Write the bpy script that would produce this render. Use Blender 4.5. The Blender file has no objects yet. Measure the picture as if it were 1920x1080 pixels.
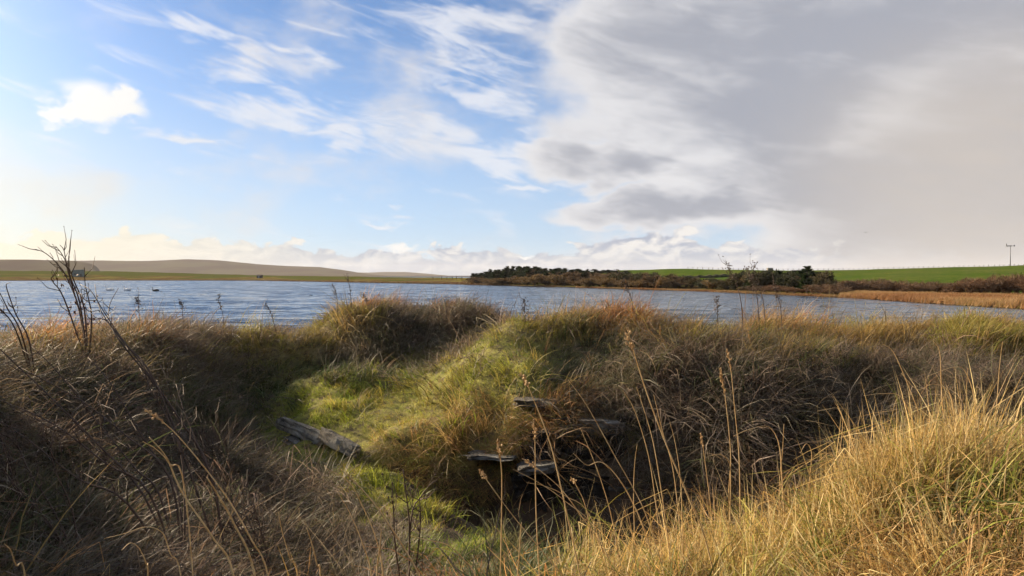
import bpy, bmesh, math, random
import numpy as np
from mathutils import Vector, Matrix, Euler, Quaternion

R = math.radians
rng = np.random.default_rng(7)
random.seed(7)
sc = bpy.context.scene
col = sc.collection

# ------------------------------------------------------------------ camera
EYE = 3.6                      # eye height above the loch
F = 1400.0                     # focal length in pixels of the 1920 px photograph
HOR = 517.0                    # horizon row in the photograph
PITCH = math.atan((540.0 - HOR) / F)
cam_data = bpy.data.cameras.new('camera')
cam_data.sensor_width = 36.0
cam_data.lens = 36.0 * F / 1920.0
cam_data.clip_start = 0.05
cam_data.clip_end = 60000.0
cam = bpy.data.objects.new('camera', cam_data)
col.objects.link(cam)
cam.location = (0, 0, EYE)
cam.rotation_euler = (R(90) - PITCH, 0, 0)
sc.camera = cam

def ray(px, py):
    a, b = (px - 960.0) / F, (540.0 - py) / F
    d = Vector((a, math.cos(PITCH) + b * math.sin(PITCH), -math.sin(PITCH) + b * math.cos(PITCH)))
    return d

def P(px, py, Y):
    d = ray(px, py)
    return Vector((0, 0, EYE)) + d * (Y / d.y)

# ------------------------------------------------------------------ light
SUN_AZ, SUN_EL = -55.0, 21.5          # degrees, azimuth from +Y towards +X
EXPOSURE = 1.50
sun_dir = Vector((math.sin(R(SUN_AZ)) * math.cos(R(SUN_EL)), math.cos(R(SUN_AZ)) * math.cos(R(SUN_EL)), math.sin(R(SUN_EL))))
sl = bpy.data.lights.new('sun', 'SUN')
sl.energy = 5.0
sl.angle = R(0.6)
sl.color = (1.0, 0.80, 0.56)
so = bpy.data.objects.new('sun', sl)
col.objects.link(so)
so.rotation_euler = (-sun_dir).to_track_quat('-Z', 'Y').to_euler()
so.location = (-30, 20, 30)

vs = sc.view_settings
vs.view_transform = 'Standard'
vs.look = 'None'
vs.exposure = EXPOSURE
vs.gamma = 1.0
vs.use_curve_mapping = False
sc.render.engine = 'CYCLES'
sc.cycles.use_denoising = True
sc.cycles.max_bounces = 6
sc.cycles.diffuse_bounces = 2
sc.cycles.use_adaptive_sampling = True
sc.cycles.adaptive_threshold = 0.02
sc.cycles.adaptive_min_samples = 12
sc.cycles.transmission_bounces = 4
sc.cycles.glossy_bounces = 3
sc.cycles.transparent_max_bounces = 4
sc.cycles.sample_clamp_indirect = 4.0

# ---- tiny expression compiler for shader math
class E:
    def __init__(s, nt, sock): s.nt, s.s = nt, sock
    def _m(s, op, *o, clamp=False):
        n = s.nt.nodes.new('ShaderNodeMath'); n.operation = op; n.use_clamp = clamp
        for i, v in enumerate((s,) + o):
            if isinstance(v, E): s.nt.links.new(v.s, n.inputs[i])
            else: n.inputs[i].default_value = v
        return E(s.nt, n.outputs[0])
    def __add__(s, o): return s._m('ADD', o)
    __radd__ = __add__
    def __mul__(s, o): return s._m('MULTIPLY', o)
    __rmul__ = __mul__
    def __sub__(s, o): return s._m('SUBTRACT', o)
    def __rsub__(s, o): return (s * -1.0) + o
    def __truediv__(s, o): return s._m('DIVIDE', o)
    def max(s, o): return s._m('MAXIMUM', o)
    def min(s, o): return s._m('MINIMUM', o)
    def pow(s, o): return s._m('POWER', o)
    def clamp(s): return s._m('ADD', 0.0, clamp=True)
    def step(s, a, b):
        n = s.nt.nodes.new('ShaderNodeMapRange'); n.interpolation_type = 'SMOOTHSTEP'
        s.nt.links.new(s.s, n.inputs[0]); n.inputs[1].default_value = a; n.inputs[2].default_value = b
        return E(s.nt, n.outputs[0])

def noise(nt, vec, scale, detail=5, rough=0.55, dist=0.0, dim='3D'):
    n = nt.nodes.new('ShaderNodeTexNoise'); n.noise_dimensions = dim
    n.inputs['Scale'].default_value = scale; n.inputs['Detail'].default_value = detail
    n.inputs['Roughness'].default_value = rough; n.inputs['Distortion'].default_value = dist
    if vec is not None: nt.links.new(vec, n.inputs['Vector'])
    return E(nt, n.outputs[0])

def comb(nt, x, y, z):
    n = nt.nodes.new('ShaderNodeCombineXYZ')
    for i, v in enumerate((x, y, z)):
        if isinstance(v, E): nt.links.new(v.s, n.inputs[i])
        else: n.inputs[i].default_value = v
    return n.outputs[0]

def mixc(nt, fac, a, b, blend='MIX'):
    n = nt.nodes.new('ShaderNodeMix'); n.data_type = 'RGBA'; n.blend_type = blend
    n.clamp_factor = True
    for s_, v in ((n.inputs[0], fac), (n.inputs[6], a), (n.inputs[7], b)):
        if isinstance(v, E): nt.links.new(v.s, s_)
        elif isinstance(v, bpy.types.NodeSocket): nt.links.new(v, s_)
        elif isinstance(v, (tuple, list)): s_.default_value = tuple(v) + ((1.0,) if len(v) == 3 else ())
        else: s_.default_value = v
    return n.outputs[2]

def srgb(r, g, b):
    f = lambda c: (c / 255 / 12.92) if c / 255 <= 0.04045 else ((c / 255 + 0.055) / 1.055) ** 2.4
    return (f(r), f(g), f(b))

def skyc(r, g, b, k=1.0):       # radiance that shows as this sRGB colour at the chosen exposure
    return tuple(v * k / 2 ** EXPOSURE for v in srgb(r, g, b))

# ---- world: Nishita sky with procedural clouds laid out by azimuth and elevation
world = bpy.data.worlds.new('World')
sc.world = world
world.use_nodes = True
wt = world.node_tree
wt.nodes.clear()
w_out = wt.nodes.new('ShaderNodeOutputWorld')
w_bg = wt.nodes.new('ShaderNodeBackground')
w_bg.inputs[1].default_value = 1.0
wt.links.new(w_bg.outputs[0], w_out.inputs[0])
nish = wt.nodes.new('ShaderNodeTexSky')
nish.sky_type = 'NISHITA'
nish.sun_disc = False
nish.sun_elevation = R(SUN_EL)
nish.sun_rotation = R(SUN_AZ)
nish.air_density = 0.72
nish.dust_density = 0.15
nish.ozone_density = 3.5
SKY_STRENGTH = 0.05
tc = wt.nodes.new('ShaderNodeTexCoord')
sep = wt.nodes.new('ShaderNodeSeparateXYZ')
wt.links.new(tc.outputs['Generated'], sep.inputs[0])
dx, dy, dz = (E(wt, sep.outputs[i]) for i in range(3))
az = dx._m('ARCTAN2', dy) * 57.29578
el = dz._m('ARCSINE') * 57.29578
wdir = tc.outputs['Generated']
skys = wt.nodes.new('ShaderNodeVectorMath'); skys.operation = 'SCALE'
wt.links.new(nish.outputs[0], skys.inputs[0]); skys.inputs['Scale'].default_value = SKY_STRENGTH
sky_col = skys.outputs[0]

def azel(px, py):
    d = ray(px, py).normalized()
    return math.degrees(math.atan2(d.x, d.y)), math.degrees(math.asin(d.z))

DEG = 24.4                               # photograph pixels per degree at the centre
def ell(A, L, px, py, rx, ry, rot=0.0):
    a0, e0 = azel(px, py)
    u, v = A - a0, L - e0
    if rot:
        c, s_ = math.cos(R(rot)), math.sin(R(rot))
        u, v = u * c + v * s_, v * c - u * s_
    u, v = u * (DEG / rx), v * (DEG / ry)
    return 1.0 - (u * u + v * v)._m('SQRT')

def emax(lst):
    o = lst[0]
    for e in lst[1:]: o = o.max(e)
    return o

# warped direction so that outlines are never smooth
zz = dz.max(0.0) + 0.16
plane = comb(wt, dx / zz, dy / zz, 0.0)          # cloud-layer coordinates (perspective of a flat layer)
wn1 = noise(wt, wdir, 7.0, 3, 0.6)
wn2 = noise(wt, comb(wt, dx * 1.0 + 3.1, dy + 1.7, dz * 2.2), 9.0, 3, 0.6)
A1 = az + (wn1 - 0.5) * 9.0
L1 = el + (wn2 - 0.5) * 5.0
fb_big = noise(wt, comb(wt, dx, dy, dz * 2.0), 5.5, 5, 0.56, 0.25)
fb_fine = noise(wt, comb(wt, dx, dy, dz * 1.6), 22.0, 4, 0.6, 0.0)
# streaked noise for the high wisps: long along a line that falls gently to the right
ca, sa = math.cos(R(-14)), math.sin(R(-14))
su = az * ca + el * sa
sv = el * ca - az * sa
streak = noise(wt, comb(wt, su * 0.07, sv * 0.34, 0.0), 2.1, 6, 0.62, 0.35, '2D')
streak2 = noise(wt, comb(wt, su * 0.05, sv * 0.22, 4.0), 3.1, 4, 0.62, 0.3, '2D')

col_now = mixc(wt, (1.0 - el.step(-2.0, 21.0)) * 0.75, sky_col, skyc(190, 209, 233))
# 1. high wisps
wis = emax([ell(A1, L1, *e) for e in (
    (430, 70, 150, 34, -22), (520, 90, 130, 26, -12), (440, 118, 110, 28, -8),
    (500, 200, 190, 48, -8), (620, 255, 170, 20, -12), (800, 245, 330, 44, -8), (930, 290, 330, 48, -7),
    (830, 85, 150, 85, -20), (880, 175, 150, 40, -12), (1010, 280, 300, 40, -4), (370, 255, 120, 12, -8),
    (860, 20, 160, 50, -20), (1100, 300, 220, 50, -3), (740, 407, 70, 7, 0), (1000, 350, 90, 10, 0))])
back = (az._m('ABSOLUTE') - 46.0).step(0.0, 12.0) * (el.step(8.0, 20.0)) * 0.42
wis = wis.max(back)
m_w = (wis.max(-0.7) * 0.85 + (streak - 0.5) * 1.9 + (streak2 - 0.5) * 0.5).step(0.12, 0.85)
col_now = mixc(wt, m_w * 0.80, col_now, skyc(238, 240, 246))
# 2. the wide grey sheet on the right
sheet = emax([ell(A1, L1, *e) for e in (
    (1620, 50, 700, 215), (1480, 200, 480, 150), (1330, 385, 340, 46), (1900, 330, 460, 360),
    (1560, 330, 430, 130), (1160, 300, 190, 60, 0), (2500, 200, 900, 480), (1700, -260, 800, 300))])
right_side = (az - 34.0).step(0.0, 8.0) * (1.0 - (az - 100.0).step(0.0, 30.0))
sheet = sheet.max(right_side * 0.9)
dens = sheet + (fb_big - 0.5) * 0.75 + (fb_fine - 0.5) * 0.16
m_s = dens.step(-0.04, 0.24)
thick = (sheet * 1.15 + (fb_big - 0.5) * 1.5 + (streak2 - 0.5) * 0.7).step(0.10, 0.95)
veil = ell(az, el, 1960, 330, 520, 330).step(0.0, 0.75)
c_sheet = mixc(wt, thick, skyc(231, 230, 232), skyc(172, 175, 185))
c_sheet = mixc(wt, veil * (0.62 + streak2 * 0.4), c_sheet, skyc(206, 197, 189))
col_now = mixc(wt, m_s * 0.97, col_now, c_sheet)
# 3. cloud bank low over the horizon: grey haze bank, then heaped tops
a_tops = [(-400, 20), (0, 28), (200, 36), (330, 36), (470, 26), (560, 30), (640, 16), (800, 22), (1050, 18), (1120, 26), (1180, 46), (1250, 50), (1330, 30), (1460, 22), (1560, 12), (1700, 2), (1900, 0), (2400, 0)]
crv = wt.nodes.new('ShaderNodeFloatCurve')
cm = crv.mapping.curves[0]
amin, amax = -60.0, 60.0
pts = []
for px, h in a_tops:
    a0, _ = azel(px, 500)
    pts.append(((a0 - amin) / (amax - amin), h / DEG / 5.0))
pts = [(0.0, pts[0][1])] + pts + [(1.0, pts[-1][1])]
while len(cm.points) < len(pts): cm.points.new(0.5, 0.5)
for p_, (x, y) in zip(cm.points, pts): p_.location = (x, y)
crv.mapping.update()
an = ((az - amin) / (amax - amin)).clamp()
wt.links.new(an.s, crv.inputs['Value'])
toph = E(wt, crv.outputs[0]) * 5.0
puff = noise(wt, comb(wt, az * 0.16, el * 0.30, 0.0), 2.2, 5, 0.58, 0.3, '2D')
puffb = noise(wt, comb(wt, az * 0.16 + 0.05, el * 0.30 - 0.10, 0.0), 2.2, 5, 0.58, 0.3, '2D')
bank_v = toph * 1.0 + 1.25 + (puff - 0.5) * 4.0 - el
m_b = bank_v.step(0.0, 0.30)
relief = ((puff - puffb) * 4.6 + 0.40 + (el - 1.6) * 0.12).clamp()
warm = (1.0 - (az + 34.0).step(0.0, 26.0))
c_bank = mixc(wt, relief, skyc(172, 181, 199), skyc(243, 239, 234))
c_bank = mixc(wt, warm * 0.85, c_bank, skyc(255, 246, 226))
haze_bank = 1.0 - (el - 1.5).step(-1.2, 1.3)
c_bank = mixc(wt, haze_bank * 0.55, c_bank, mixc(wt, warm, skyc(196, 203, 215), skyc(246, 238, 222)))
col_now = mixc(wt, m_b * 0.94 * (1.0 - (az - 19.0).step(0.0, 7.0) * 0.85), col_now, c_bank)
# 4. the lone small cumulus on the left and bits near the bank
A2 = az + (fb_fine - 0.5) * 4.0
L2 = el + (wn2 - 0.5) * 1.2 + (fb_fine - 0.5) * 2.6
cu = emax([ell(A2, L2, *e) for e in ((165, 198, 78, 42), (225, 205, 55, 36), (243, 178, 26, 26), (150, 205, 55, 28),
                                     (742, 468, 40, 9), (976, 482, 26, 6))])
m_c = (cu + (fb_fine - 0.5) * 1.3 + (wn1 - 0.5) * 0.8).step(-0.02, 0.62)
col_now = mixc(wt, m_c * 0.95, col_now, skyc(252, 250, 246))
# 5. pale glare in the air around the low sun
sdot = wt.nodes.new('ShaderNodeVectorMath'); sdot.operation = 'DOT_PRODUCT'
wt.links.new(wdir, sdot.inputs[0]); sdot.inputs[1].default_value = sun_dir
sd = E(wt, sdot.outputs['Value'])
gl = sd._m('ARCCOSINE') * 57.29578
glare = (1.0 - gl.step(8.0, 38.0)).pow(1.6)
lowg = 1.0 - el.step(0.0, 14.0)
addn = wt.nodes.new('ShaderNodeVectorMath'); addn.operation = 'SCALE'
gcol = mixc(wt, lowg, (0.75, 0.78, 0.82), (0.95, 0.80, 0.52))
wt.links.new(gcol, addn.inputs[0]); wt.links.new((glare * 0.18).s, addn.inputs['Scale'])
daz = (az - SUN_AZ)._m('ABSOLUTE')
low_glow = (1.0 - daz.step(4.0, 46.0)) * (1.0 - el.step(0.5, 15.0))
col_now = mixc(wt, low_glow * 0.85, col_now, skyc(255, 244, 214, 1.06))
fin = wt.nodes.new('ShaderNodeVectorMath'); fin.operation = 'ADD'
wt.links.new(col_now, fin.inputs[0]); wt.links.new(addn.outputs[0], fin.inputs[1])
wt.links.new(fin.outputs[0], w_bg.inputs[0])
world.cycles.sampling_method = 'NONE'

# ------------------------------------------------------------------ helpers
def tag(o, label=None, cat=None, group=None, kind=None):
    if label: o['label'] = label
    if cat: o['category'] = cat
    if group: o['group'] = group
    if kind: o['kind'] = kind
    return o

def link(name, me, mat=None, parent=None, loc=None):
    o = bpy.data.objects.new(name, me)
    col.objects.link(o)
    if mat is not None and me is not None and not me.materials: me.materials.append(mat)
    if parent is not None: o.parent = parent
    if loc is not None: o.location = loc
    return o

def empty(name, loc=(0, 0, 0), rz=0.0):
    o = bpy.data.objects.new(name, None)
    col.objects.link(o)
    o.location = loc; o.rotation_euler = (0, 0, rz); o.empty_display_size = 0.1
    return o

def mesh(name, v, f, smooth=False):
    me = bpy.data.meshes.new(name)
    me.from_pydata([tuple(map(float, p)) for p in v], [], f)
    me.update()
    if smooth:
        me.polygons.foreach_set('use_smooth', [True] * len(me.polygons))
    return me

def copy_tree(o, parent=None):
    c = o.copy(); col.objects.link(c); c.parent = parent
    for ch in o.children: copy_tree(ch, c)
    return c

def principled(name, base=(0.5, 0.5, 0.5), rough=0.8, spec=0.3):
    m = bpy.data.materials.new(name); m.use_nodes = True
    b = m.node_tree.nodes['Principled BSDF']
    b.inputs['Base Color'].default_value = tuple(base) + (1.0,)
    b.inputs['Roughness'].default_value = rough
    b.inputs['Specular IOR Level'].default_value = spec
    return m, m.node_tree, b

def mottled(name, c1, c2, scale=3.0, rough=0.85, bump=0.0, bscale=None, c3=None, spec=0.2, coord='Object', bdist=0.02):
    m, nt, b = principled(name, c1, rough, spec)
    t = nt.nodes.new('ShaderNodeTexCoord')
    n = noise(nt, t.outputs[coord], scale, 8, 0.62)
    cc = mixc(nt, n.step(0.35, 0.66), c1, c2)
    if c3 is not None:
        n2 = noise(nt, t.outputs[coord], scale * 0.27, 6, 0.6)
        cc = mixc(nt, n2.step(0.48, 0.68), cc, c3)
    nt.links.new(cc, b.inputs['Base Color'])
    if bump:
        bn = nt.nodes.new('ShaderNodeBump'); bn.inputs['Strength'].default_value = bump; bn.inputs['Distance'].default_value = bdist
        h = noise(nt, t.outputs[coord], bscale or scale * 3, 8, 0.65)
        nt.links.new(h.s, bn.inputs['Height']); nt.links.new(bn.outputs[0], b.inputs['Normal'])
    return m

def vnoise(x, y, s, seed):
    """smooth value noise in numpy"""
    g = np.random.default_rng(seed).random((256, 256))
    u, v = np.asarray(x) / s + 1000.0, np.asarray(y) / s + 1000.0
    i, j = np.floor(u).astype(int), np.floor(v).astype(int)
    a, b = u - i, v - j
    a, b = a * a * (3 - 2 * a), b * b * (3 - 2 * b)
    q = lambda p, r: g[p % 256, r % 256]
    return (q(i, j) * (1 - a) + q(i + 1, j) * a) * (1 - b) + (q(i, j + 1) * (1 - a) + q(i + 1, j + 1) * a) * b

def tube(path, radii, sides=5):
    """vertices and faces of a tapered tube along a path"""
    pts = [Vector(p) for p in path]
    n = len(pts)
    if not hasattr(radii, '__len__'): radii = [radii] * n
    V, Fc = [], []
    ref = Vector((0.31, 0.2, 0.93))
    for i, p in enumerate(pts):
        t = (pts[min(i + 1, n - 1)] - pts[max(i - 1, 0)]).normalized()
        if abs(t.dot(ref)) > 0.95: ref = Vector((0.9, 0.3, 0.1))
        a = t.cross(ref).normalized(); b = t.cross(a)
        for k in range(sides):
            w = 2 * math.pi * k / sides
            V.append(p + (a * math.cos(w) + b * math.sin(w)) * radii[i])
    for i in range(n - 1):
        for k in range(sides):
            k2 = (k + 1) % sides
            Fc.append((i * sides + k, i * sides + k2, (i + 1) * sides + k2, (i + 1) * sides + k))
    Fc.append(tuple(range(sides))[::-1]); Fc.append(tuple((n - 1) * sides + k for k in range(sides)))
    return V, Fc

def join(parts):
    V, Fc = [], []
    for v, f in parts:
        o = len(V); V += list(v); Fc += [tuple(i + o for i in q) for q in f]
    return V, Fc

def smooth_path(pts, k=4):
    """Catmull-Rom through points"""
    pts = [Vector(p) for p in pts]
    if len(pts) < 3:
        return [pts[0].lerp(pts[-1], i / k) for i in range(k + 1)]
    q = [pts[0] * 2 - pts[1]] + pts + [pts[-1] * 2 - pts[-2]]
    out = []
    for i in range(1, len(q) - 2):
        p0, p1, p2, p3 = q[i - 1:i + 3]
        for j in range(k):
            t = j / k
            out.append(0.5 * ((2 * p1) + (p2 - p0) * t + (2 * p0 - 5 * p1 + 4 * p2 - p3) * t * t + (3 * p1 - p0 - 3 * p2 + p3) * t ** 3))
    out.append(pts[-1])
    return out

ONES = ['', 'first', 'second', 'third', 'fourth', 'fifth', 'sixth', 'seventh', 'eighth', 'ninth', 'tenth', 'eleventh', 'twelfth', 'thirteenth', 'fourteenth', 'fifteenth', 'sixteenth', 'seventeenth', 'eighteenth', 'nineteenth']
TENS = {2: 'twent', 3: 'thirt', 4: 'fort', 5: 'fift', 6: 'sixt', 7: 'sevent', 8: 'eight', 9: 'ninet'}
def ordinal(i):
    if i < 20: return ONES[i]
    t, o = divmod(i, 10)
    return TENS[t] + ('ieth' if o == 0 else 'y-' + ONES[o])

# ------------------------------------------------------------------ far ground: one sheet to the horizon
def interp(x, tab):
    xs, ys = zip(*tab)
    return np.interp(x, xs, ys)

SHORE = [(-3000, 526), (0, 526.5), (250, 526), (475, 526.3), (600, 528.5), (720, 531), (840, 533), (955, 536), (1090, 539.6), (1236, 544), (1325, 547),
         (1471, 553.5), (1596, 559), (1707, 567), (1832, 575), (1905, 579), (1960, 583), (2100, 592), (2600, 640), (4000, 800)]
def shore_depth(px):
    return EYE * F / (interp(px, SHORE) - HOR)

CREST = [(870, 519), (1000, 516), (1100, 509.5), (1150, 508), (1240, 505.5), (1290, 504.5), (1400, 507), (1440, 508), (1600, 507), (1700, 504.5), (1800, 502), (1920, 499), (2100, 496), (3000, 490)]
LOWTOP = [(-2000, 506), (0, 508), (200, 508.6), (300, 511), (400, 514), (480, 516), (600, 518), (720, 519.5), (860, 520.5), (1000, 521)]
HILL3 = [(-2500, 480), (-400, 484), (0, 487), (60, 487.5), (130, 489.5), (160, 493), (178, 498), (186, 506), (192, 517), (3000, 517)]
HILL5 = [(-2500, 487), (0, 491), (150, 489.6), (200, 488.8), (270, 488.8), (350, 486.3), (410, 488.5), (480, 495.5), (540, 499), (600, 501.5), (650, 508), (690, 514), (720, 516.5), (760, 518.5), (3000, 519)]
HILL7 = [(-2500, 500), (600, 509), (690, 511), (720, 509.8), (760, 510), (800, 513.5), (825, 516.2), (870, 517.8), (3000, 519)]

def land_h(px, Y):
    """height of the far land above the loch, for a column px of the photograph and a depth Y (metres)"""
    px = np.asarray(px, float); Y = np.asarray(Y, float)
    ys = shore_depth(px)
    right = np.clip((px - 860) / 120.0, 0, 1)
    d = Y - ys
    bank = np.where(d < 0, np.maximum(d * 0.25, -3.0), 0.35 * (1 - np.exp(-np.maximum(d, 0) / 1.2)))
    # left lowland
    yl = ys * 1.55
    hl = EYE + (HOR - interp(px, LOWTOP)) / F * yl
    tl = np.clip(d / (yl - ys), 0, 1)
    tl = tl * tl * (3 - 2 * tl)
    left = bank + (hl - 0.35) * tl
    fall = np.clip((Y - yl) / 400.0, 0, 1)
    left = left * (1 - fall) + (-3.0) * fall
    # right field
    yc = 400.0
    hc = EYE + (HOR - interp(px, CREST)) / F * yc
    flat = np.interp(px, [900, 1500, 1600, 1700, 1960, 2400], [10, 14, 22, 26, 34, 30])
    tr = np.clip((d - flat) / np.maximum(yc - ys - flat, 20), 0, 1.0)
    tr = np.sin(tr * math.pi / 2) ** 1.15
    rt = bank + (hc - 0.35) * tr
    fr = np.clip((Y - yc) / 300.0, 0, 1)
    rt = rt - (hc + 2.0) * fr
    h = left * (1 - right) + rt * right
    # far hills
    for (tab, y0, wd) in ((HILL3, 3000.0, 650.0), (HILL5, 5200.0, 1300.0), (HILL7, 8000.0, 1200.0)):
        hh = EYE + (HOR - interp(px, tab)) / F * y0
        s_ = np.clip(1 - np.abs(Y - y0) / wd, 0, 1)
        s_ = s_ * s_ * (3 - 2 * s_)
        up = (hh + 3.0) * s_ - 3.0
        h = np.where(Y > y0 - wd, np.maximum(h, up), h)
    return h

def build_ground():
    azs = np.concatenate([np.arange(-180, -60, 4.0), np.arange(-60, -42, 1.0), np.arange(-42, 42, 0.14), np.arange(42, 60, 1.0), np.arange(60, 180.1, 4.0)])
    rs = np.concatenate([np.array([12, 20, 30, 45, 60, 75]), np.arange(80, 150, 1.5), np.arange(150, 300, 4.0), np.arange(300, 460, 8), np.arange(460, 1000, 14),
                         np.arange(1000, 2300, 100), np.arange(2300, 3700, 50), np.arange(3900, 6600, 100), np.arange(6800, 9300, 150), np.array([10500, 12500])])
    AZ, RR = np.meshgrid(azs, rs)
    a = np.radians(AZ)
    fwd = np.abs(AZ) < 62
    t = np.tan(np.clip(a, R(-62), R(62)))
    px = 960 + F * t
    Y = np.where(fwd, RR * np.cos(a), RR)
    h = land_h(px, Y)
    # rough ground: gentle unevenness on land
    X_, Y_ = RR * np.sin(a), RR * np.cos(a)
    h = h + np.where(h > 0.3, (vnoise(X_, Y_, 14.0, 3) - 0.5) * np.clip(h * 0.12, 0, 0.5) + (vnoise(X_, Y_, 5.0, 4) - 0.5) * 0.16 * (RR < 500), 0)
    big = np.clip((RR - 2000) / 800, 0, 1)
    h = h + np.where(h > 6, big * ((vnoise(X_, Y_, 420.0, 9) - 0.5) * 7 + (vnoise(X_, Y_, 130.0, 19) - 0.5) * 3.0), 0)
    back = np.clip((np.abs(AZ) - 62) / 20, 0, 1)
    bl = 1.2 + (vnoise(X_, Y_, 40.0, 5) - 0.5) * 1.2 + np.clip((RR - 200) / 2000, 0, 1) * 20
    h = h * (1 - back) + bl * back
    V = np.stack([X_, Y_, h], -1).reshape(-1, 3)
    nr, na = AZ.shape
    idx = np.arange(nr * na).reshape(nr, na)
    q = np.stack([idx[:-1, :-1], idx[:-1, 1:], idx[1:, 1:], idx[1:, :-1]], -1).reshape(-1, 4)
    me = bpy.data.meshes.new('ground')
    me.vertices.add(len(V)); me.vertices.foreach_set('co', V.ravel())
    me.loops.add(q.size); me.loops.foreach_set('vertex_index', q.ravel().astype(np.int32))
    me.polygons.add(len(q)); me.polygons.foreach_set('loop_start', np.arange(0, q.size, 4, dtype=np.int32))
    me.update(); me.validate()
    me.polygons.foreach_set('use_smooth', [True] * len(me.polygons))
    # land cover weights: field green / rushy brown / moor
    pxv, Yv = px.ravel(), Y.ravel()
    d = Yv - shore_depth(pxv)
    right = np.clip((pxv - 860) / 120.0, 0, 1)
    wob = (vnoise(V[:, 0], V[:, 1], 30.0, 33) - 0.5)
    gl_ = np.clip((d - (70 + 160 * wob)) / 60, 0, 1)                       # left lowland: rushes near the water, pasture behind
    gr_ = np.clip((d - (38 + 30 * wob)) / 10, 0, 1)
    g = gl_ * (1 - right) * 0.85 + gr_ * right
    moor = np.clip((Yv - 1700) / 300, 0, 1)
    at = me.color_attributes.new('cover', 'FLOAT_COLOR', 'POINT')
    at.data.foreach_set('color', np.stack([g, moor, right, np.ones_like(g)], -1).ravel().astype(np.float32))
    return me

m_ground, nt, b = principled('ground_cover', (0.1, 0.1, 0.05), 1.0, 0.0)
at = nt.nodes.new('ShaderNodeAttribute'); at.attribute_name = 'cover'
sp = nt.nodes.new('ShaderNodeSeparateColor'); nt.links.new(at.outputs['Color'], sp.inputs[0])
tcn = nt.nodes.new('ShaderNodeTexCoord')
n1 = noise(nt, tcn.outputs['Object'], 0.05, 9, 0.7)
n2 = noise(nt, tcn.outputs['Object'], 0.5, 8, 0.75)
n3 = noise(nt, tcn.outputs['Object'], 0.004, 8, 0.6)
rush = mixc(nt, n2.step(0.35, 0.65), (0.13, 0.082, 0.040), (0.06, 0.045, 0.024))
rush = mixc(nt, n1.step(0.45, 0.6), rush, (0.13, 0.12, 0.035))
grass = mixc(nt, n1.step(0.40, 0.60), (0.055, 0.090, 0.014), (0.095, 0.108, 0.026))
grass = mixc(nt, n2.step(0.42, 0.66), grass, (0.038, 0.072, 0.014))
lowl = mixc(nt, n2.step(0.42, 0.62), (0.075, 0.092, 0.022), (0.06, 0.052, 0.022))
grass = mixc(nt, E(nt, sp.outputs[2]), lowl, grass)
moor = mixc(nt, n3.step(0.40, 0.60), (0.075, 0.054, 0.038), (0.095, 0.08, 0.048))
cc = mixc(nt, (E(nt, sp.outputs[0]) + (n2 - 0.5) * 0.5).step(0.3, 0.7), rush, grass)
cc = mixc(nt, E(nt, sp.outputs[1]), cc, moor)
geo = nt.nodes.new('ShaderNodeNewGeometry'); spz = nt.nodes.new('ShaderNodeSeparateXYZ'); nt.links.new(geo.outputs['Position'], spz.inputs[0])
cc = mixc(nt, E(nt, spz.outputs[2]).step(0.30, 0.20), cc, (0.030, 0.022, 0.015))   # wet peat at the water's edge
nt.links.new(cc, b.inputs['Base Color'])
bn = nt.nodes.new('ShaderNodeBump'); bn.inputs['Strength'].default_value = 0.9; bn.inputs['Distance'].default_value = 0.35
nt.links.new(noise(nt, tcn.outputs['Object'], 1.4, 6, 0.7).s, bn.inputs['Height']); nt.links.new(bn.outputs[0], b.inputs['Normal'])
ground = tag(link('ground', build_ground(), m_ground), 'far fields, low rushy shore and distant moorland hills', None, kind='structure')

# ------------------------------------------------------------------ loch water
m_water, nt, b = principled('loch_water', (0.020, 0.042, 0.075), 0.08, 0.5)
b.inputs['IOR'].default_value = 1.333
tcn = nt.nodes.new('ShaderNodeTexCoord')
mp = nt.nodes.new('ShaderNodeMapping'); mp.inputs['Rotation'].default_value = (0, 0, R(14)); mp.inputs['Scale'].default_value = (0.42, 1.0, 1.0)
nt.links.new(tcn.outputs['Object'], mp.inputs[0])
def wave_slope(scale, k, detail=3):
    n = nt.nodes.new('ShaderNodeTexNoise'); n.inputs['Scale'].default_value = scale; n.inputs['Detail'].default_value = detail; n.inputs['Roughness'].default_value = 0.6; n.inputs['Distortion'].default_value = 0.3
    nt.links.new(mp.outputs[0], n.inputs['Vector'])
    s_ = nt.nodes.new('ShaderNodeVectorMath'); s_.operation = 'SUBTRACT'; nt.links.new(n.outputs['Color'], s_.inputs[0]); s_.inputs[1].default_value = (0.5, 0.5, 0.5)
    m_ = nt.nodes.new('ShaderNodeVectorMath'); m_.operation = 'MULTIPLY'; nt.links.new(s_.outputs[0], m_.inputs[0]); m_.inputs[1].default_value = (k * 0.6, k, 0.0)
    return m_.outputs[0]
acc = None
for sc_, k_ in ((0.60, 0.9), (0.13, 0.35), (1.9, 0.7)):
    v_ = wave_slope(sc_, k_)
    if acc is None: acc = v_
    else:
        a_ = nt.nodes.new('ShaderNodeVectorMath'); a_.operation = 'ADD'; nt.links.new(acc, a_.inputs[0]); nt.links.new(v_, a_.inputs[1]); acc = a_.outputs[0]
a_ = nt.nodes.new('ShaderNodeVectorMath'); a_.operation = 'ADD'; nt.links.new(acc, a_.inputs[0]); a_.inputs[1].default_value = (0, -0.12, 1)
nn_ = nt.nodes.new('ShaderNodeVectorMath'); nn_.operation = 'NORMALIZE'; nt.links.new(a_.outputs[0], nn_.inputs[0]); nt.links.new(nn_.outputs[0], b.inputs['Normal'])
wv = [(-12500, -12500, 0), (12500, -12500, 0), (12500, 12500, 0), (-12500, 12500, 0)]
water = tag(link('water', mesh('water', wv, [(0, 1, 2, 3)]), m_water), 'blue wind-rippled loch water', None, kind='structure')

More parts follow.
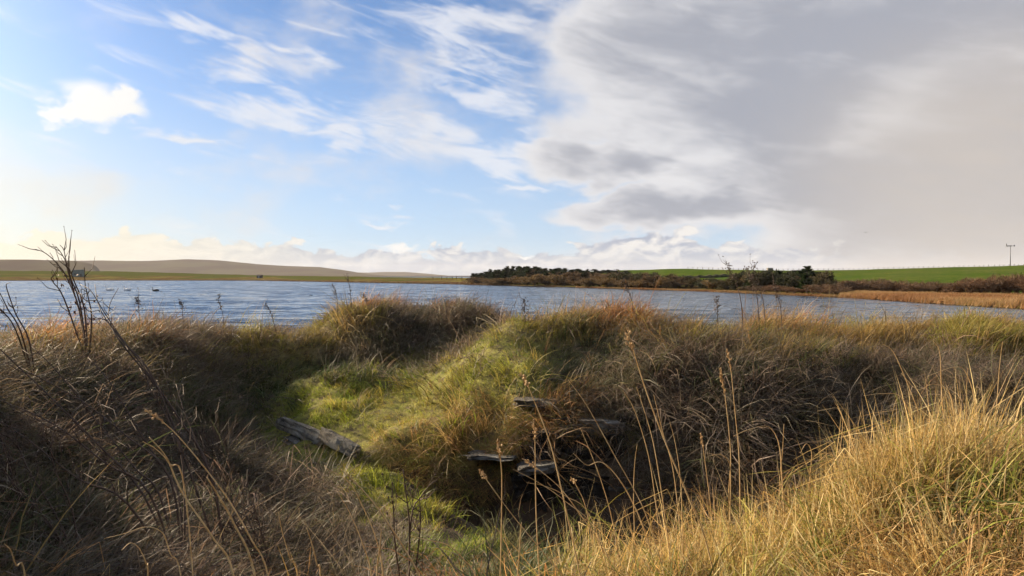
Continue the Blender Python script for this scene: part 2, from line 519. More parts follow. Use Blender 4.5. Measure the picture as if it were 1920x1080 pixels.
# ------------------------------------------------------------------ near ground: the turf-covered ruin, from traced heights, plus a left bank raised out of view
CP = []                                     # x, y, z (z relative to eye)
def cp(px, py, Y, gh=0.1):
    p = P(px, py, Y); CP.append((p.x, p.y, p.z - EYE - gh))
def cw(px, Y, z): CP.append(((px - 960) / F * Y, Y, z))
crests = [(-500, 640, 6.0, .3), (-200, 630, 7.2, .3), (0, 612, 8.6, .3), (130, 600, 9.6, .3), (250, 592, 10.4, .28), (360, 600, 11.3, .26), (430, 609, 12.2, .24), (500, 613, 13, .22), (560, 614, 13.4, .24),
          (590, 598, 13.5, .24), (640, 570, 13.5, .22), (700, 566, 13.5, .2), (800, 570, 13.5, .2), (900, 564, 13.3, .2), (940, 585, 13.0, .2), (968, 609, 12.8, .2),
          (1010, 602, 10.0, .06), (1060, 598, 9.8, .1), (1170, 580, 9.6, .2), (1250, 598, 9.6, .18), (1330, 592, 9.5, .22), (1480, 594, 9.4, .28), (1600, 602, 9.3, .2), (1750, 602, 9.2, .2), (1850, 598, 9.1, .2), (1920, 590, 9.0, .18), (2150, 582, 8.8, .18), (2500, 580, 8.4, .2)]
for c in crests: cp(*c)
for (px, py, Y, gh) in crests:
    p = P(px, py, Y); k = (Y + 3.2) / Y
    if px < 968 or px > 1010:
        CP.append((p.x * k, Y + 3.2, p.z - EYE - gh - 1.0))
    CP.append((p.x * (Y + 7.5) / Y, Y + 7.5, -3.1))
    CP.append((p.x * (Y + 13) / Y, Y + 13, -4.4))
for c in [(620, 640, 12.7), (650, 690, 12.1), (700, 600, 13.0), (750, 640, 12.55), (750, 690, 12.0), (820, 600, 12.9), (880, 640, 12.3), (880, 670, 11.9),
          (600, 725, 11.75, .25), (760, 712, 11.6, .3), (860, 680, 11.5, .25),
          (480, 655, 12.0), (560, 660, 12.3), (470, 705, 11.2), (440, 745, 10.6), (505, 752, 10.7, .05),
          (300, 640, 10.0), (330, 700, 9.3), (400, 690, 10.4), (400, 780, 9.0), (200, 680, 8.4), (100, 680, 7.6), (0, 680, 7.0), (250, 760, 7.7), (400, 850, 7.0, .2), (480, 850, 7.9, .28),
          (0, 800, 5.7), (0, 950, 4.2), (0, 1080, 3.3), (200, 900, 5.8), (200, 1080, 3.9), (400, 950, 5.4, .15), (400, 1080, 4.2, .15), (560, 1000, 5.1, .28), (600, 1080, 4.3, .25), (700, 1080, 4.5, .25), (100, 760, 6.7), (120, 860, 5.6),
          (640, 955, 6.1, .3), (560, 890, 7.5, .3)]:
    cp(*c)
for (px, py) in [(500, 800), (530, 825), (570, 845), (620, 880), (700, 920), (780, 950), (850, 985), (910, 1020), (800, 1040), (850, 1075), (740, 985)]:
    cp(px, py, 2.0 * F / (py - HOR), 0.05)
for c in [(505, 778, 10.3, .03), (560, 724, 10.95, .0), (630, 708, 10.95, .0), (700, 696, 10.85, .0), (800, 688, 10.65, .0), (900, 648, 10.3, .0), (962, 608, 10.0, .0),
          (600, 765, 9.75, .02), (700, 762, 9.55, .02), (800, 752, 9.4, .02), (700, 728, 10.15, .0), (800, 720, 10.0, .0), (900, 720, 9.0, .05), (980, 665, 9.1, .05), (970, 710, 8.65, .05), (900, 790, 8.55, .03), (820, 795, 8.7, .02), (760, 790, 8.9, .02), (700, 812, 8.75, .04), (640, 800, 9.0, .03), (950, 760, 8.6, .06)]:
    cp(*c)
for c in [(720, 8.22, -2.18), (760, 8.12, -2.34), (800, 8.02, -2.4), (850, 7.92, -2.45), (900, 7.85, -2.5), (715, 8.5, -1.86), (760, 8.42, -1.84), (820, 8.3, -1.82), (880, 8.2, -1.82), (930, 8.15, -1.78), (960, 7.5, -2.5), (1050, 7.5, -2.5), (1150, 7.4, -2.45), (960, 6.7, -2.5), (1100, 6.6, -2.5), (1100, 5.4, -2.4), (1250, 5.6, -2.4), (1000, 5.2, -2.15), (870, 6.9, -2.3), (760, 7.75, -2.2),
          (970, 8.15, -1.72), (1060, 8.1, -1.6), (1165, 8.05, -1.62), (975, 8.5, -1.34), (1060, 8.5, -1.32), (1165, 8.4, -1.45),
          (-300, 5.2, 0.0), (-450, 4.0, 0.1), (-900, 3.0, 0.1), (1350, 5.2, -2.3), (1500, 5.2, -2.1), (1700, 5.1, -1.7), (1900, 4.7, -1.4),  # first three: unseen left bank, raised to cast shade on the near slope
          (1100, 4.3, -2.0), (1300, 4.3, -1.95), (1500, 4.25, -1.8), (1700, 4.2, -1.5), (1900, 4.1, -1.25), (1000, 4.4, -1.95)]:
    cw(*c)
for c in [(1600, 655, 8.6, .12), (1750, 675, 8.3, .12), (1900, 685, 8.0, .12), (2150, 690, 7.5, .1),
          (1060, 665, 9.3, .05), (1060, 715, 8.9, .05), (1200, 650, 8.9), (1200, 670, 8.5), (1200, 765, 8.1), (1200, 870, 7.7), (1350, 650, 8.5), (1350, 680, 8.1), (1350, 755, 7.8), (1350, 880, 7.3), (1500, 660, 8.3), (1500, 700, 7.8), (1500, 785, 7.4), (1500, 885, 7.0),
          (1650, 690, 7.8), (1650, 725, 7.45), (1650, 820, 7.0), (1800, 705, 7.3), (1800, 740, 6.95), (1800, 810, 6.6), (1920, 705, 6.9), (1920, 745, 6.6), (1920, 815, 6.2),
          (1080, 1065, 3.4, .1), (1200, 1035, 3.4, .12), (1350, 995, 3.4, .13), (1500, 940, 3.4, .13), (1650, 885, 3.4, .13), (1780, 865, 3.4, .13), (1920, 880, 3.4, .13), (2200, 880, 3.2, .13),
          (1050, 1110, 3.0, .1), (1200, 1090, 3.0, .1), (1400, 1080, 2.7, .1), (1600, 1000, 2.7, .12), (1600, 1090, 2.3, .12), (1800, 1000, 2.6, .1), (1920, 1080, 2.2, .1), (940, 1110, 3.9, .1)]:
    cp(*c)
CP += [(0, 0, -1.6), (-2, 0, -1.4), (2, 0, -1.25), (0, 2.2, -1.75), (-0.8, 2.6, -1.7), (-2, 1.3, -1.35), (1.8, 1.0, -1.1), (0.5, 2.0, -1.5), (0, -4, -1.6), (-6, -4, -1.5), (6, -4, -1.4), (-12, 0, -1.6), (-12, 8, -1.6), (-14, 16, -3.2),
       (12, 0, -1.4), (13, 8, -0.9), (14, 14, -2.6), (-7, 3, -1.0), (6, 3, -1.0), (0, 26, -4.6), (-14, 26, -4.6), (14, 26, -4.6)]
CP = np.array(CP)
def tps(r2): return np.where(r2 > 1e-9, 0.5 * r2 * np.log(np.maximum(r2, 1e-12)), 0.0)
nC = len(CP)
K = tps(((CP[:, None, :2] - CP[None, :, :2]) ** 2).sum(-1)) + np.eye(nC) * 0.002
Pm = np.c_[np.ones(nC), CP[:, :2]]
W = np.linalg.solve(np.block([[K, Pm], [Pm.T, np.zeros((3, 3))]]), np.r_[CP[:, 2], np.zeros(3)])
GX0, GX1, GY0, GY1, GS = -14.0, 14.0, -4.0, 26.0, 0.08
gx = np.arange(GX0, GX1 + GS / 2, GS); gy = np.arange(GY0, GY1 + GS / 2, GS)
GX, GY = np.meshgrid(gx, gy)
def eval_tps(x, y):
    out = np.empty(x.size); xf, yf = x.ravel(), y.ravel()
    for i in range(0, x.size, 20000):
        s_ = slice(i, i + 20000)
        r2 = (xf[s_, None] - CP[None, :, 0]) ** 2 + (yf[s_, None] - CP[None, :, 1]) ** 2
        out[s_] = tps(r2) @ W[:nC] + W[nC] + W[nC + 1] * xf[s_] + W[nC + 2] * yf[s_]
    return out.reshape(x.shape)
GZ = EYE + eval_tps(GX, GY)
edge = np.minimum.reduce([GX - GX0, GX1 - GX, GY - GY0, GY1 - GY])
calm = 1 - 0.6 * np.exp(-(((GX + 1.4) / 1.3) ** 2 + ((GY - 9.4) / 1.0) ** 2))      # the cropped spur is smoother
GZ += calm * ((vnoise(GX, GY, 0.9, 11) - 0.5) * 0.18 + (vnoise(GX, GY, 0.42, 12) - 0.5) * 0.15 + (vnoise(GX, GY, 0.2, 13) - 0.5) * 0.07)
GZ += np.clip((4.6 - GY) / 0.6, 0, 1) * np.clip((GX - 0.3) / 0.3, 0, 1) * (vnoise(GX, GY, 0.5, 14) - 0.5) * 0.16
sink = np.clip(1 - edge / 1.5, 0, 1)
GZ = GZ * (1 - sink) + np.minimum(GZ, 0.2) * sink
def gz(x, y):
    u = np.clip((np.asarray(x, float) - GX0) / GS, 0, len(gx) - 1.001); v = np.clip((np.asarray(y, float) - GY0) / GS, 0, len(gy) - 1.001)
    i, j = np.floor(u).astype(int), np.floor(v).astype(int); a, b_ = u - i, v - j
    return (GZ[j, i] * (1 - a) + GZ[j, i + 1] * a) * (1 - b_) + (GZ[j + 1, i] * (1 - a) + GZ[j + 1, i + 1] * a) * b_
def gnormal(x, y, e=0.12):
    zx = (gz(np.asarray(x) + e, y) - gz(np.asarray(x) - e, y)) / (2 * e); zy = (gz(x, np.asarray(y) + e) - gz(x, np.asarray(y) - e)) / (2 * e)
    n = np.stack([-zx, -zy, np.ones_like(zx)], -1)
    return n / np.linalg.norm(n, axis=-1, keepdims=True)

me = bpy.data.meshes.new('turf_bank')
V = np.stack([GX, GY, GZ], -1).reshape(-1, 3)
idx = np.arange(GX.size).reshape(GX.shape)
q = np.stack([idx[:-1, :-1], idx[:-1, 1:], idx[1:, 1:], idx[1:, :-1]], -1).reshape(-1, 4)
me.vertices.add(len(V)); me.vertices.foreach_set('co', V.ravel())
me.loops.add(q.size); me.loops.foreach_set('vertex_index', q.ravel().astype(np.int32))
me.polygons.add(len(q)); me.polygons.foreach_set('loop_start', np.arange(0, q.size, 4, dtype=np.int32))
me.update(); me.validate()
me.polygons.foreach_set('use_smooth', [True] * len(me.polygons))
m_soil = mottled('earth_and_thatch', (0.085, 0.06, 0.038), (0.05, 0.036, 0.024), 5.0, 0.95, 0.8, 30.0)
_nt = m_soil.node_tree; _b = _nt.nodes['Principled BSDF']; _src = _b.inputs['Base Color'].links[0].from_socket
_at = _nt.nodes.new('ShaderNodeAttribute'); _at.attribute_name = 'thatch'
_nt.links.new(mixc(_nt, E(_nt, _at.outputs['Alpha']) * (noise(_nt, _nt.nodes['Texture Coordinate'].outputs['Object'], 9.0, 6, 0.7).step(0.3, 0.6)), _src, _at.outputs['Color']), _b.inputs['Base Color'])
turf_bank = tag(link('turf_bank', me, m_soil), 'uneven earth banks and hollows of the ruin', None, kind='structure')

def on_ground(px, py, Y):
    p = P(px, py, Y); return Vector((p.x, p.y, float(gz(p.x, p.y))))

# ------------------------------------------------------------------ grass
def blade_mat(name, tr=0.4, rough=0.55, spec=0.25, use_tint=True, base=(0.3, 0.25, 0.1)):
    m = bpy.data.materials.new(name); m.use_nodes = True
    nt = m.node_tree; nt.nodes.clear()
    out = nt.nodes.new('ShaderNodeOutputMaterial'); p = nt.nodes.new('ShaderNodeBsdfPrincipled'); t = nt.nodes.new('ShaderNodeBsdfTranslucent'); mx = nt.nodes.new('ShaderNodeMixShader')
    p.inputs['Roughness'].default_value = rough; p.inputs['Specular IOR Level'].default_value = spec
    if use_tint:
        a = nt.nodes.new('ShaderNodeAttribute'); a.attribute_type = 'INSTANCER'; a.attribute_name = 'tint'; c = a.outputs['Color']
    else: c = tuple(base)
    g = nt.nodes.new('ShaderNodeAttribute'); g.attribute_name = 'bcol'
    k = (E(nt, g.outputs['Fac']) * 0.9 + 0.55)
    kk = comb(nt, k, k * 0.985 + 0.01, k * 0.93 + 0.03)
    cc = mixc(nt, 1.0, c, kk, 'MULTIPLY')
    nt.links.new(cc, p.inputs['Base Color']); nt.links.new(cc, t.inputs['Color'])
    mx.inputs[0].default_value = tr
    nt.links.new(p.outputs[0], mx.inputs[1]); nt.links.new(t.outputs[0], mx.inputs[2]); nt.links.new(mx.outputs[0], out.inputs[0])
    return m

def tuft(name, n, lo, hi, rad, lean, curl, width, seed, mat, seg=4, spread=1.0, kink=0.0):
    """a tuft of n flat tapered blades; lean = initial tilt towards +X, curl = bend per blade (radians in all)"""
    r = np.random.default_rng(seed)
    V, Fc, C = [], [], []
    for _ in range(n):
        L = r.uniform(lo, hi); a = r.uniform(0, 2 * math.pi); rr = rad * math.sqrt(r.random())
        p = np.array([rr * math.cos(a), rr * math.sin(a), -0.02])
        az_ = r.normal(0, 0.75 * spread) if lean > 0.05 else r.uniform(0, 2 * math.pi)
        th = abs(r.normal(lean, 0.28)); cu = curl * r.uniform(0.45, 1.5); w = width * r.uniform(0.6, 1.25)
        tw = az_ + r.normal(0, 0.9); side = np.array([-math.sin(tw), math.cos(tw), 0.0]); side[2] = r.normal(0, 0.25)
        side /= np.linalg.norm(side); col_ = r.random()
        b0 = len(V); st = L / seg; kseg = r.integers(1, seg) if r.random() < kink else -1
        for k in range(seg + 1):
            ww = w * (1.0 - (k / seg) ** 1.6) + 0.0006
            if k < seg:
                V.append(p - side * ww / 2); V.append(p + side * ww / 2); C += [col_, col_]
            else:
                V.append(p.copy()); C.append(col_)
            d = np.array([math.sin(th) * math.cos(az_), math.sin(th) * math.sin(az_), math.cos(th)])
            p = p + d * st; th += cu / seg + (1.4 if k == kseg else 0); az_ += r.normal(0, 0.13)
        for k in range(seg - 1): Fc.append((b0 + 2 * k, b0 + 2 * k + 1, b0 + 2 * k + 3, b0 + 2 * k + 2))
        Fc.append((b0 + 2 * seg - 2, b0 + 2 * seg - 1, b0 + 2 * seg))
    me = mesh(name, V, Fc, True)
    at = me.attributes.new('bcol', 'FLOAT', 'POINT'); at.data.foreach_set('value', np.array(C, np.float32))
    me.materials.append(mat)
    return bpy.data.objects.new(name, me)

m_blade = blade_mat('grass_blade')
tufts = bpy.data.collections.new('tuft_shapes')
specs = ([('turf', 16, .05, .12, .07, .0, .8, .0050, 4, .0)] * 3 + [('mid', 16, .10, .22, .08, .35, 1.1, .0050, 4, .1)] * 3 +
         [('lying', 18, .24, .48, .10, .75, 1.5, .0048, 5, .12)] * 4 + [('straw', 14, .16, .34, .07, .25, 1.0, .0042, 5, .25)] * 3 + [('stem', 5, .28, .50, .05, .18, .35, .0042, 5, .35)] * 3)
for i, (nm, n, lo, hi, rad, lean, curl, w, seg, kk) in enumerate(specs):
    o = tuft('tuft_%02d_%s' % (i, nm), n, lo, hi, rad, lean, curl, w, 100 + i, m_blade, seg, 1.0, kk)
    tufts.objects.link(o)
KIND = {'turf': (0, 3), 'mid': (3, 6), 'lying': (6, 10), 'straw': (10, 13), 'stem': (13, 16)}

def scatter_group(name, coll):
    ng = bpy.data.node_groups.new(name, 'GeometryNodeTree')
    ng.interface.new_socket('Geometry', in_out='INPUT', socket_type='NodeSocketGeometry')
    ng.interface.new_socket('Geometry', in_out='OUTPUT', socket_type='NodeSocketGeometry')
    N = ng.nodes; L = ng.links
    gi, go = N.new('NodeGroupInput'), N.new('NodeGroupOutput')
    iop = N.new('GeometryNodeInstanceOnPoints'); ci = N.new('GeometryNodeCollectionInfo')
    ci.inputs['Collection'].default_value = coll; ci.inputs['Separate Children'].default_value = True; ci.inputs['Reset Children'].default_value = True
    iop.inputs['Pick Instance'].default_value = True
    def na(nm, ty):
        n = N.new('GeometryNodeInputNamedAttribute'); n.data_type = ty; n.inputs['Name'].default_value = nm; return n.outputs['Attribute']
    er = N.new('FunctionNodeEulerToRotation')
    L.new(na('rot', 'FLOAT_VECTOR'), er.inputs[0]); L.new(er.outputs[0], iop.inputs['Rotation'])
    L.new(na('kind', 'INT'), iop.inputs['Instance Index']); L.new(na('scl', 'FLOAT_VECTOR'), iop.inputs['Scale'])
    L.new(gi.outputs[0], iop.inputs['Points']); L.new(ci.outputs[0], iop.inputs['Instance']); L.new(iop.outputs[0], go.inputs[0])
    return ng
ng_grass = scatter_group('scatter_grass', tufts)

def scatter(name, pos, rot, scl, kind, tint, ng, label):
    me = bpy.data.meshes.new(name)
    me.vertices.add(len(pos)); me.vertices.foreach_set('co', np.asarray(pos, np.float32).ravel())
    for nm, ty, key, arr in (('rot', 'FLOAT_VECTOR', 'vector', rot), ('scl', 'FLOAT_VECTOR', 'vector', scl), ('kind', 'INT', 'value', kind), ('tint', 'FLOAT_COLOR', 'color', tint)):
        a = me.attributes.new(nm, ty, 'POINT')
        a.data.foreach_set(key, np.asarray(arr, np.int32 if ty == 'INT' else np.float32).ravel())
    me.update()
    o = link(name, me)
    md = o.modifiers.new('scatter', 'NODES'); md.node_group = ng
    return tag(o, label, None, kind='stuff')

def euler_from_axes(zax, xdir):
    zax = zax / np.linalg.norm(zax, axis=1, keepdims=True)
    x = xdir - (xdir * zax).sum(1, keepdims=True) * zax
    x /= np.maximum(np.linalg.norm(x, axis=1, keepdims=True), 1e-6)
    y = np.cross(zax, x)
    # columns x, y, z ; XYZ euler
    m20, m21, m22, m10, m00 = x[:, 2], y[:, 2], zax[:, 2], x[:, 1], x[:, 0]
    ry = np.arcsin(np.clip(-m20, -1, 1)); rx = np.arctan2(m21, m22); rz = np.arctan2(m10, m00)
    return np.stack([rx, ry, rz], 1)

def project(x, y, z):
    zr = z - EYE
    c, s_ = math.cos(PITCH), math.sin(PITCH)
    dep = y * c - zr * s_
    up = y * s_ + zr * c
    return 960 + F * x / np.maximum(dep, 0.1), 540 - F * up / np.maximum(dep, 0.1)

# where each kind of growth stands (photograph positions turned into ground positions)
Z = {'green': [(700, 770, 230, 70), (600, 740, 130, 40), (850, 705, 150, 60), (930, 665, 60, 50), (960, 640, 50, 40), (1000, 690, 40, 40), (520, 815, 60, 40), (540, 835, 70, 40), (580, 850, 70, 40), (640, 880, 70, 40), (680, 900, 70, 45), (740, 920, 80, 45), (810, 950, 90, 45), (880, 1010, 120, 50), (1040, 1000, 30, 45), (800, 1060, 150, 40)],
     'yellow': [(910, 770, 90, 80), (1000, 635, 90, 40), (500, 650, 110, 30), (600, 620, 60, 30), (1620, 640, 250, 40), (1850, 640, 150, 50), (1300, 605, 120, 22), (640, 600, 60, 30), (430, 615, 120, 14), (300, 700, 70, 35), (800, 810, 130, 40), (140, 650, 120, 30)],
     'russet': [(1480, 605, 70, 28), (1170, 585, 60, 22), (1245, 590, 28, 16), (60, 620, 130, 30), (700, 567, 50, 14), (900, 565, 60, 14), (1380, 590, 40, 18), (1040, 790, 40, 30), (970, 850, 80, 30), (200, 610, 120, 20)],
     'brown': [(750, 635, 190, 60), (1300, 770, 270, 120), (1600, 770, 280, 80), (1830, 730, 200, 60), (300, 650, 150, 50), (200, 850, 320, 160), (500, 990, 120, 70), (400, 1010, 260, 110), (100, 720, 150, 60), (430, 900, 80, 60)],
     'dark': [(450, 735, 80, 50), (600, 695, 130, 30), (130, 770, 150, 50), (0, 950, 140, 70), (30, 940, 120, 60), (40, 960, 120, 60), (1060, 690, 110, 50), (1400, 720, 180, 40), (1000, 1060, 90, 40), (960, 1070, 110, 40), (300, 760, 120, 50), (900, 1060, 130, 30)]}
names = list(Z)
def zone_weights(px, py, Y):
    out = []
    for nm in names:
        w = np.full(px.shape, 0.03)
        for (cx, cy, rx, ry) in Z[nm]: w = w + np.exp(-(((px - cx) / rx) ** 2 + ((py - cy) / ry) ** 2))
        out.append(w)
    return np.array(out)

TINT = {'green': [(0.24, 0.28, 0.035), (0.32, 0.31, 0.05), (0.40, 0.33, 0.07), (0.19, 0.25, 0.03)],
        'yellow': [(0.27, 0.22, 0.06), (0.22, 0.21, 0.045), (0.34, 0.24, 0.085), (0.30, 0.20, 0.07)],
        'russet': [(0.34, 0.16, 0.055), (0.38, 0.21, 0.085), (0.30, 0.17, 0.07), (0.36, 0.25, 0.11)],
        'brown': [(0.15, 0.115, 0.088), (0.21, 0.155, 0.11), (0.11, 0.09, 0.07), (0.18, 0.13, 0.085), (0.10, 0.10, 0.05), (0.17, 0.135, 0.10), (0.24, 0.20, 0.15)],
        'dark': [(0.07, 0.10, 0.034), (0.09, 0.115, 0.04), (0.12, 0.11, 0.05), (0.06, 0.085, 0.034)],  # dark green grass, tint lowered further to deepen the shade
        'tussock': [(0.52, 0.37, 0.145), (0.42, 0.28, 0.095), (0.33, 0.29, 0.075), (0.22, 0.24, 0.05), (0.54, 0.43, 0.22), (0.40, 0.26, 0.10)]}
MIX = {'green': (('turf', .9), ('mid', .1)), 'yellow': (('turf', .3), ('mid', .5), ('lying', .08), ('straw', .1), ('stem', .02)), 'russet': (('mid', .3), ('lying', .38), ('straw', .25), ('stem', .07)),
       'brown': (('lying', .62), ('mid', .2), ('straw', .10), ('stem', .08)), 'dark': (('mid', .7), ('turf', .2), ('lying', .1)), 'tussock': (('mid', .40), ('straw', .36), ('lying', .14), ('stem', .12))}

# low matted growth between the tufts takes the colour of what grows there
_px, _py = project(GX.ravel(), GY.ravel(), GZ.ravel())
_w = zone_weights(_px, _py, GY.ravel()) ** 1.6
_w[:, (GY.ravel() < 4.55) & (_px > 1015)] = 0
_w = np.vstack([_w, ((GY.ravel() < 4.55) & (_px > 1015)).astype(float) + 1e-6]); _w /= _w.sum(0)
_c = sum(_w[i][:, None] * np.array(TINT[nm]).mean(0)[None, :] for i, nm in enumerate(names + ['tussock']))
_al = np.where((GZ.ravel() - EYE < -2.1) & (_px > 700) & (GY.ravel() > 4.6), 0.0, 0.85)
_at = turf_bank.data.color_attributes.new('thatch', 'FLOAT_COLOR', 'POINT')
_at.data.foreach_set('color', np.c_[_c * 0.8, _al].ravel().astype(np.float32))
cand = []
for (y0, y1, dn) in ((1.5, 4.7, 620), (4.7, 8.0, 420), (8.0, 11.0, 330), (11.0, 17.5, 210)):
    ar = 0.82 * (y1 * y1 - y0 * y0) + 2 * (y1 - y0)
    n = int(ar * dn)
    y = np.sqrt(rng.random(n) * (y1 * y1 - y0 * y0) + y0 * y0)
    x = (rng.random(n) * 2 - 1) * (0.82 * y + 1.0)
    cand.append(np.stack([x, y], 1))
cand = np.concatenate(cand)
x, y = cand[:, 0], cand[:, 1]
z = gz(x, y); nrm = gnormal(x, y)
px, py = project(x, y, z)
lump = vnoise(x, y, 0.55, 41)
wz = zone_weights(px + (vnoise(x, y, 0.7, 42) - .5) * 90, py + (vnoise(x, y, 0.7, 43) - .5) * 60, y)
tus = (y < 4.55) & (px > 1050) & (z - EYE > -2.02)
# bare stone and earth of the chamber wall and its floor
xw0, xw1 = (735 - 960) / F * 7.8, (1175 - 960) / F * 7.8
bare = ((x > xw0) & (x < xw1) & (y > 7.3) & (y < 7.92 + 0.1 * lump)) | ((px > 690) & (px < 930) & (y > 7.6) & (y < 8.45) & (z - EYE < -1.93)) | ((z - EYE < -2.12) & (y > 4.6) & (px > 820) & (px < 1330))
keep = (~bare) | (rng.random(len(x)) < 0.10)
vis = np.zeros(len(x), bool)
for ex, ey, ez in ((0, 0, EYE), (-1.3, 0, EYE + .3), (1.3, 0, EYE + .3)):
    ok = np.ones(len(x), bool)
    for t in np.linspace(0.25, 0.97, 44):
        ok &= (ez + (z + 0.4 - ez) * t) > gz(ex + (x - ex) * t, ey + (y - ey) * t)
    vis |= ok
keep &= vis
keep &= ~((px > 505) & (px < 680) & (py > 800) & (py < 880) & (y > 7.6) & (y < 9.5) & (rng.random(len(x)) < 0.55))
keep &= (z > 0.3) & (rng.random(len(x)) < 0.55 + 0.6 * lump)
x, y, z, nrm, px, py, lump, wz, tus = x[keep], y[keep], z[keep], nrm[keep], px[keep], py[keep], lump[keep], wz[:, keep], tus[keep]
wz = wz ** 1.6
cw_ = np.cumsum(wz / wz.sum(0), 0)
zone = (rng.random(len(x))[None, :] > cw_).sum(0).clip(0, len(names) - 1)
zname = np.array(names, dtype=object)[zone]
zname[tus] = 'tussock'
zname[(px > 480) & (px < 700) & (py > 770) & (py < 890) & (y > 7.4) & (y < 10)] = 'green'
n = len(x)
kind = np.zeros(n, int); tint = np.ones((n, 4)); kcode = np.zeros(n, int)
codes = ['turf', 'mid', 'lying', 'straw', 'stem']
for nm in list(Z) + ['tussock']:
    s_ = np.where(zname == nm)[0]
    if not len(s_): continue
    ks, ps = zip(*MIX[nm])
    pick = rng.choice(len(ks), len(s_), p=np.array(ps) / sum(ps))
    for j, k in enumerate(ks):
        t_ = s_[pick == j]; a, b_ = KIND[k]
        kind[t_] = rng.integers(a, b_, len(t_)); kcode[t_] = codes.index(k)
    pal = np.array(TINT[nm])
    # colour runs in patches, not tuft by tuft
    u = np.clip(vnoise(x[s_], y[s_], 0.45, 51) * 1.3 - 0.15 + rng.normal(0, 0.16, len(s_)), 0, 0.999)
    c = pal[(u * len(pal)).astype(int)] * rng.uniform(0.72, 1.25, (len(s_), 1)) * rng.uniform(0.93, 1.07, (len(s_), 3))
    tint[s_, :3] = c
dh = nrm.copy(); dh[:, 2] = 0
steep = np.linalg.norm(dh, axis=1, keepdims=True)
ang = rng.normal(0, 0.75, n) + (vnoise(x, y, 0.45, 61) - 0.5) * 3.4
wind = np.stack([np.full(n, 0.75), np.full(n, -0.22), np.zeros(n)], 1)
cd = dh * 1.6 + wind * np.where(kcode == 2, 0.55, 0.45)[:, None]
ca_, sa_ = np.cos(ang), np.sin(ang)
cd = np.stack([cd[:, 0] * ca_ - cd[:, 1] * sa_, cd[:, 0] * sa_ + cd[:, 1] * ca_, cd[:, 2]], 1)
wl = np.where(kcode == 2, 0.55, np.where(kcode == 0, 0.7, 0.35))[:, None]
zax = nrm * wl + np.array([0, 0, 1.0]) * (1 - wl) + rng.normal(0, 0.12, (n, 3))
rot = euler_from_axes(zax, cd + rng.normal(0, 0.05, (n, 3)))
far = np.interp(y, [2, 5, 9, 14], [0.85, 1.0, 1.05, 1.15])
s1 = np.where(kcode == 0, 0.72, 1.0) * np.exp(rng.normal(0, 0.24, n)) * (0.62 + 0.75 * lump) * far
wid = s1 * np.interp(y, [2, 6, 12], [0.8, 1.15, 1.6])
# width grows for far tufts only through radius and blade spread
scl = np.stack([s1, s1, s1], 1)
pos = np.stack([x, y, z - 0.012], 1)
def emit(mask, name, label):
    scatter(name, pos[mask], rot[mask], scl[mask], kind[mask], tint[mask], ng_grass, label)
m_ = 1500
cx_ = np.r_[rng.normal(1680, 60, 500), rng.normal(1800, 70, 600), rng.uniform(1060, 1920, 400)]; cY = rng.uniform(2.9, 3.75, m_)
cxw = (cx_ - 960) / F * cY
cpos = np.stack([cxw, cY, gz(cxw, cY) - .01], 1)
cz_ = np.stack([rng.normal(0, .16, m_), rng.normal(0, .16, m_), np.ones(m_)], 1); ca2 = rng.uniform(-2.2, 2.2, m_)
ccol = np.ones((m_, 4)); ccol[:, :3] = np.array(TINT['tussock'])[rng.choice(6, m_, p=[.3, .2, .08, .04, .28, .1])] * rng.uniform(.75, 1.15, (m_, 1))
scatter('tussock_stems', cpos, euler_from_axes(cz_, np.stack([np.cos(ca2), np.sin(ca2), np.zeros(m_)], 1)), np.repeat(rng.uniform(.6, 1.3, (m_, 1)), 3, 1), rng.choice(np.arange(10, 16), m_), ccol, ng_grass, 'dense upright straw stems on the crest of the golden tussock')
lip = [P(*q_) for q_ in ((690, 836, 8.45), (760, 842, 8.15), (820, 846, 7.95), (885, 840, 7.85), (930, 815, 7.9), (962, 790, 7.95), (970, 745, 8.15), (1020, 735, 8.2), (1062, 745, 8.15), (1080, 775, 7.95), (1120, 770, 8.0), (1172, 778, 7.95), (1200, 820, 7.75))]
lp = smooth_path(lip, 8)
m_ = 420
li = np.where(rng.random(m_) < .4, rng.integers(8, 48, m_), rng.integers(0, len(lp) - 1, m_)); lt = rng.random(m_)
lpos = np.array([tuple(lp[i].lerp(lp[i + 1], t)) for i, t in zip(li, lt)]) + rng.normal(0, 1, (m_, 3)) * (.06, .07, .03)
lpos[:, 2] = np.minimum(lpos[:, 2], gz(lpos[:, 0], lpos[:, 1] + .12) + .02)
lz = np.stack([rng.normal(0, .25, m_), np.full(m_, -.75), np.full(m_, .55)], 1)
lx = np.stack([rng.normal(.1, .35, m_), np.full(m_, -.6), np.full(m_, -1.0)], 1)
lc = np.ones((m_, 4)); lc[:, :3] = np.array([(0.30, 0.20, 0.07), (0.22, 0.19, 0.05), (0.34, 0.18, 0.07), (0.16, 0.115, 0.07), (0.17, 0.19, 0.035)])[rng.integers(0, 5, m_)] * rng.uniform(.7, 1.15, (m_, 1))
scatter('hanging_grass', lpos, euler_from_axes(lz, lx), np.repeat(rng.uniform(.35, .75, (m_, 1)), 3, 1), rng.integers(3, 10, m_), lc, ng_grass, 'matted grass hanging over the lip of the chamber wall')
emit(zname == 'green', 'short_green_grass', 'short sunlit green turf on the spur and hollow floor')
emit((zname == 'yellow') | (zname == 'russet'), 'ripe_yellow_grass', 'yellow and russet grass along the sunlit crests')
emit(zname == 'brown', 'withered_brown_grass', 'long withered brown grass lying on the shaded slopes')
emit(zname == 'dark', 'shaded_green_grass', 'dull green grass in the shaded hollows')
emit(zname == 'tussock', 'golden_tussock_grass', 'golden straw tussock filling the lower right foreground')

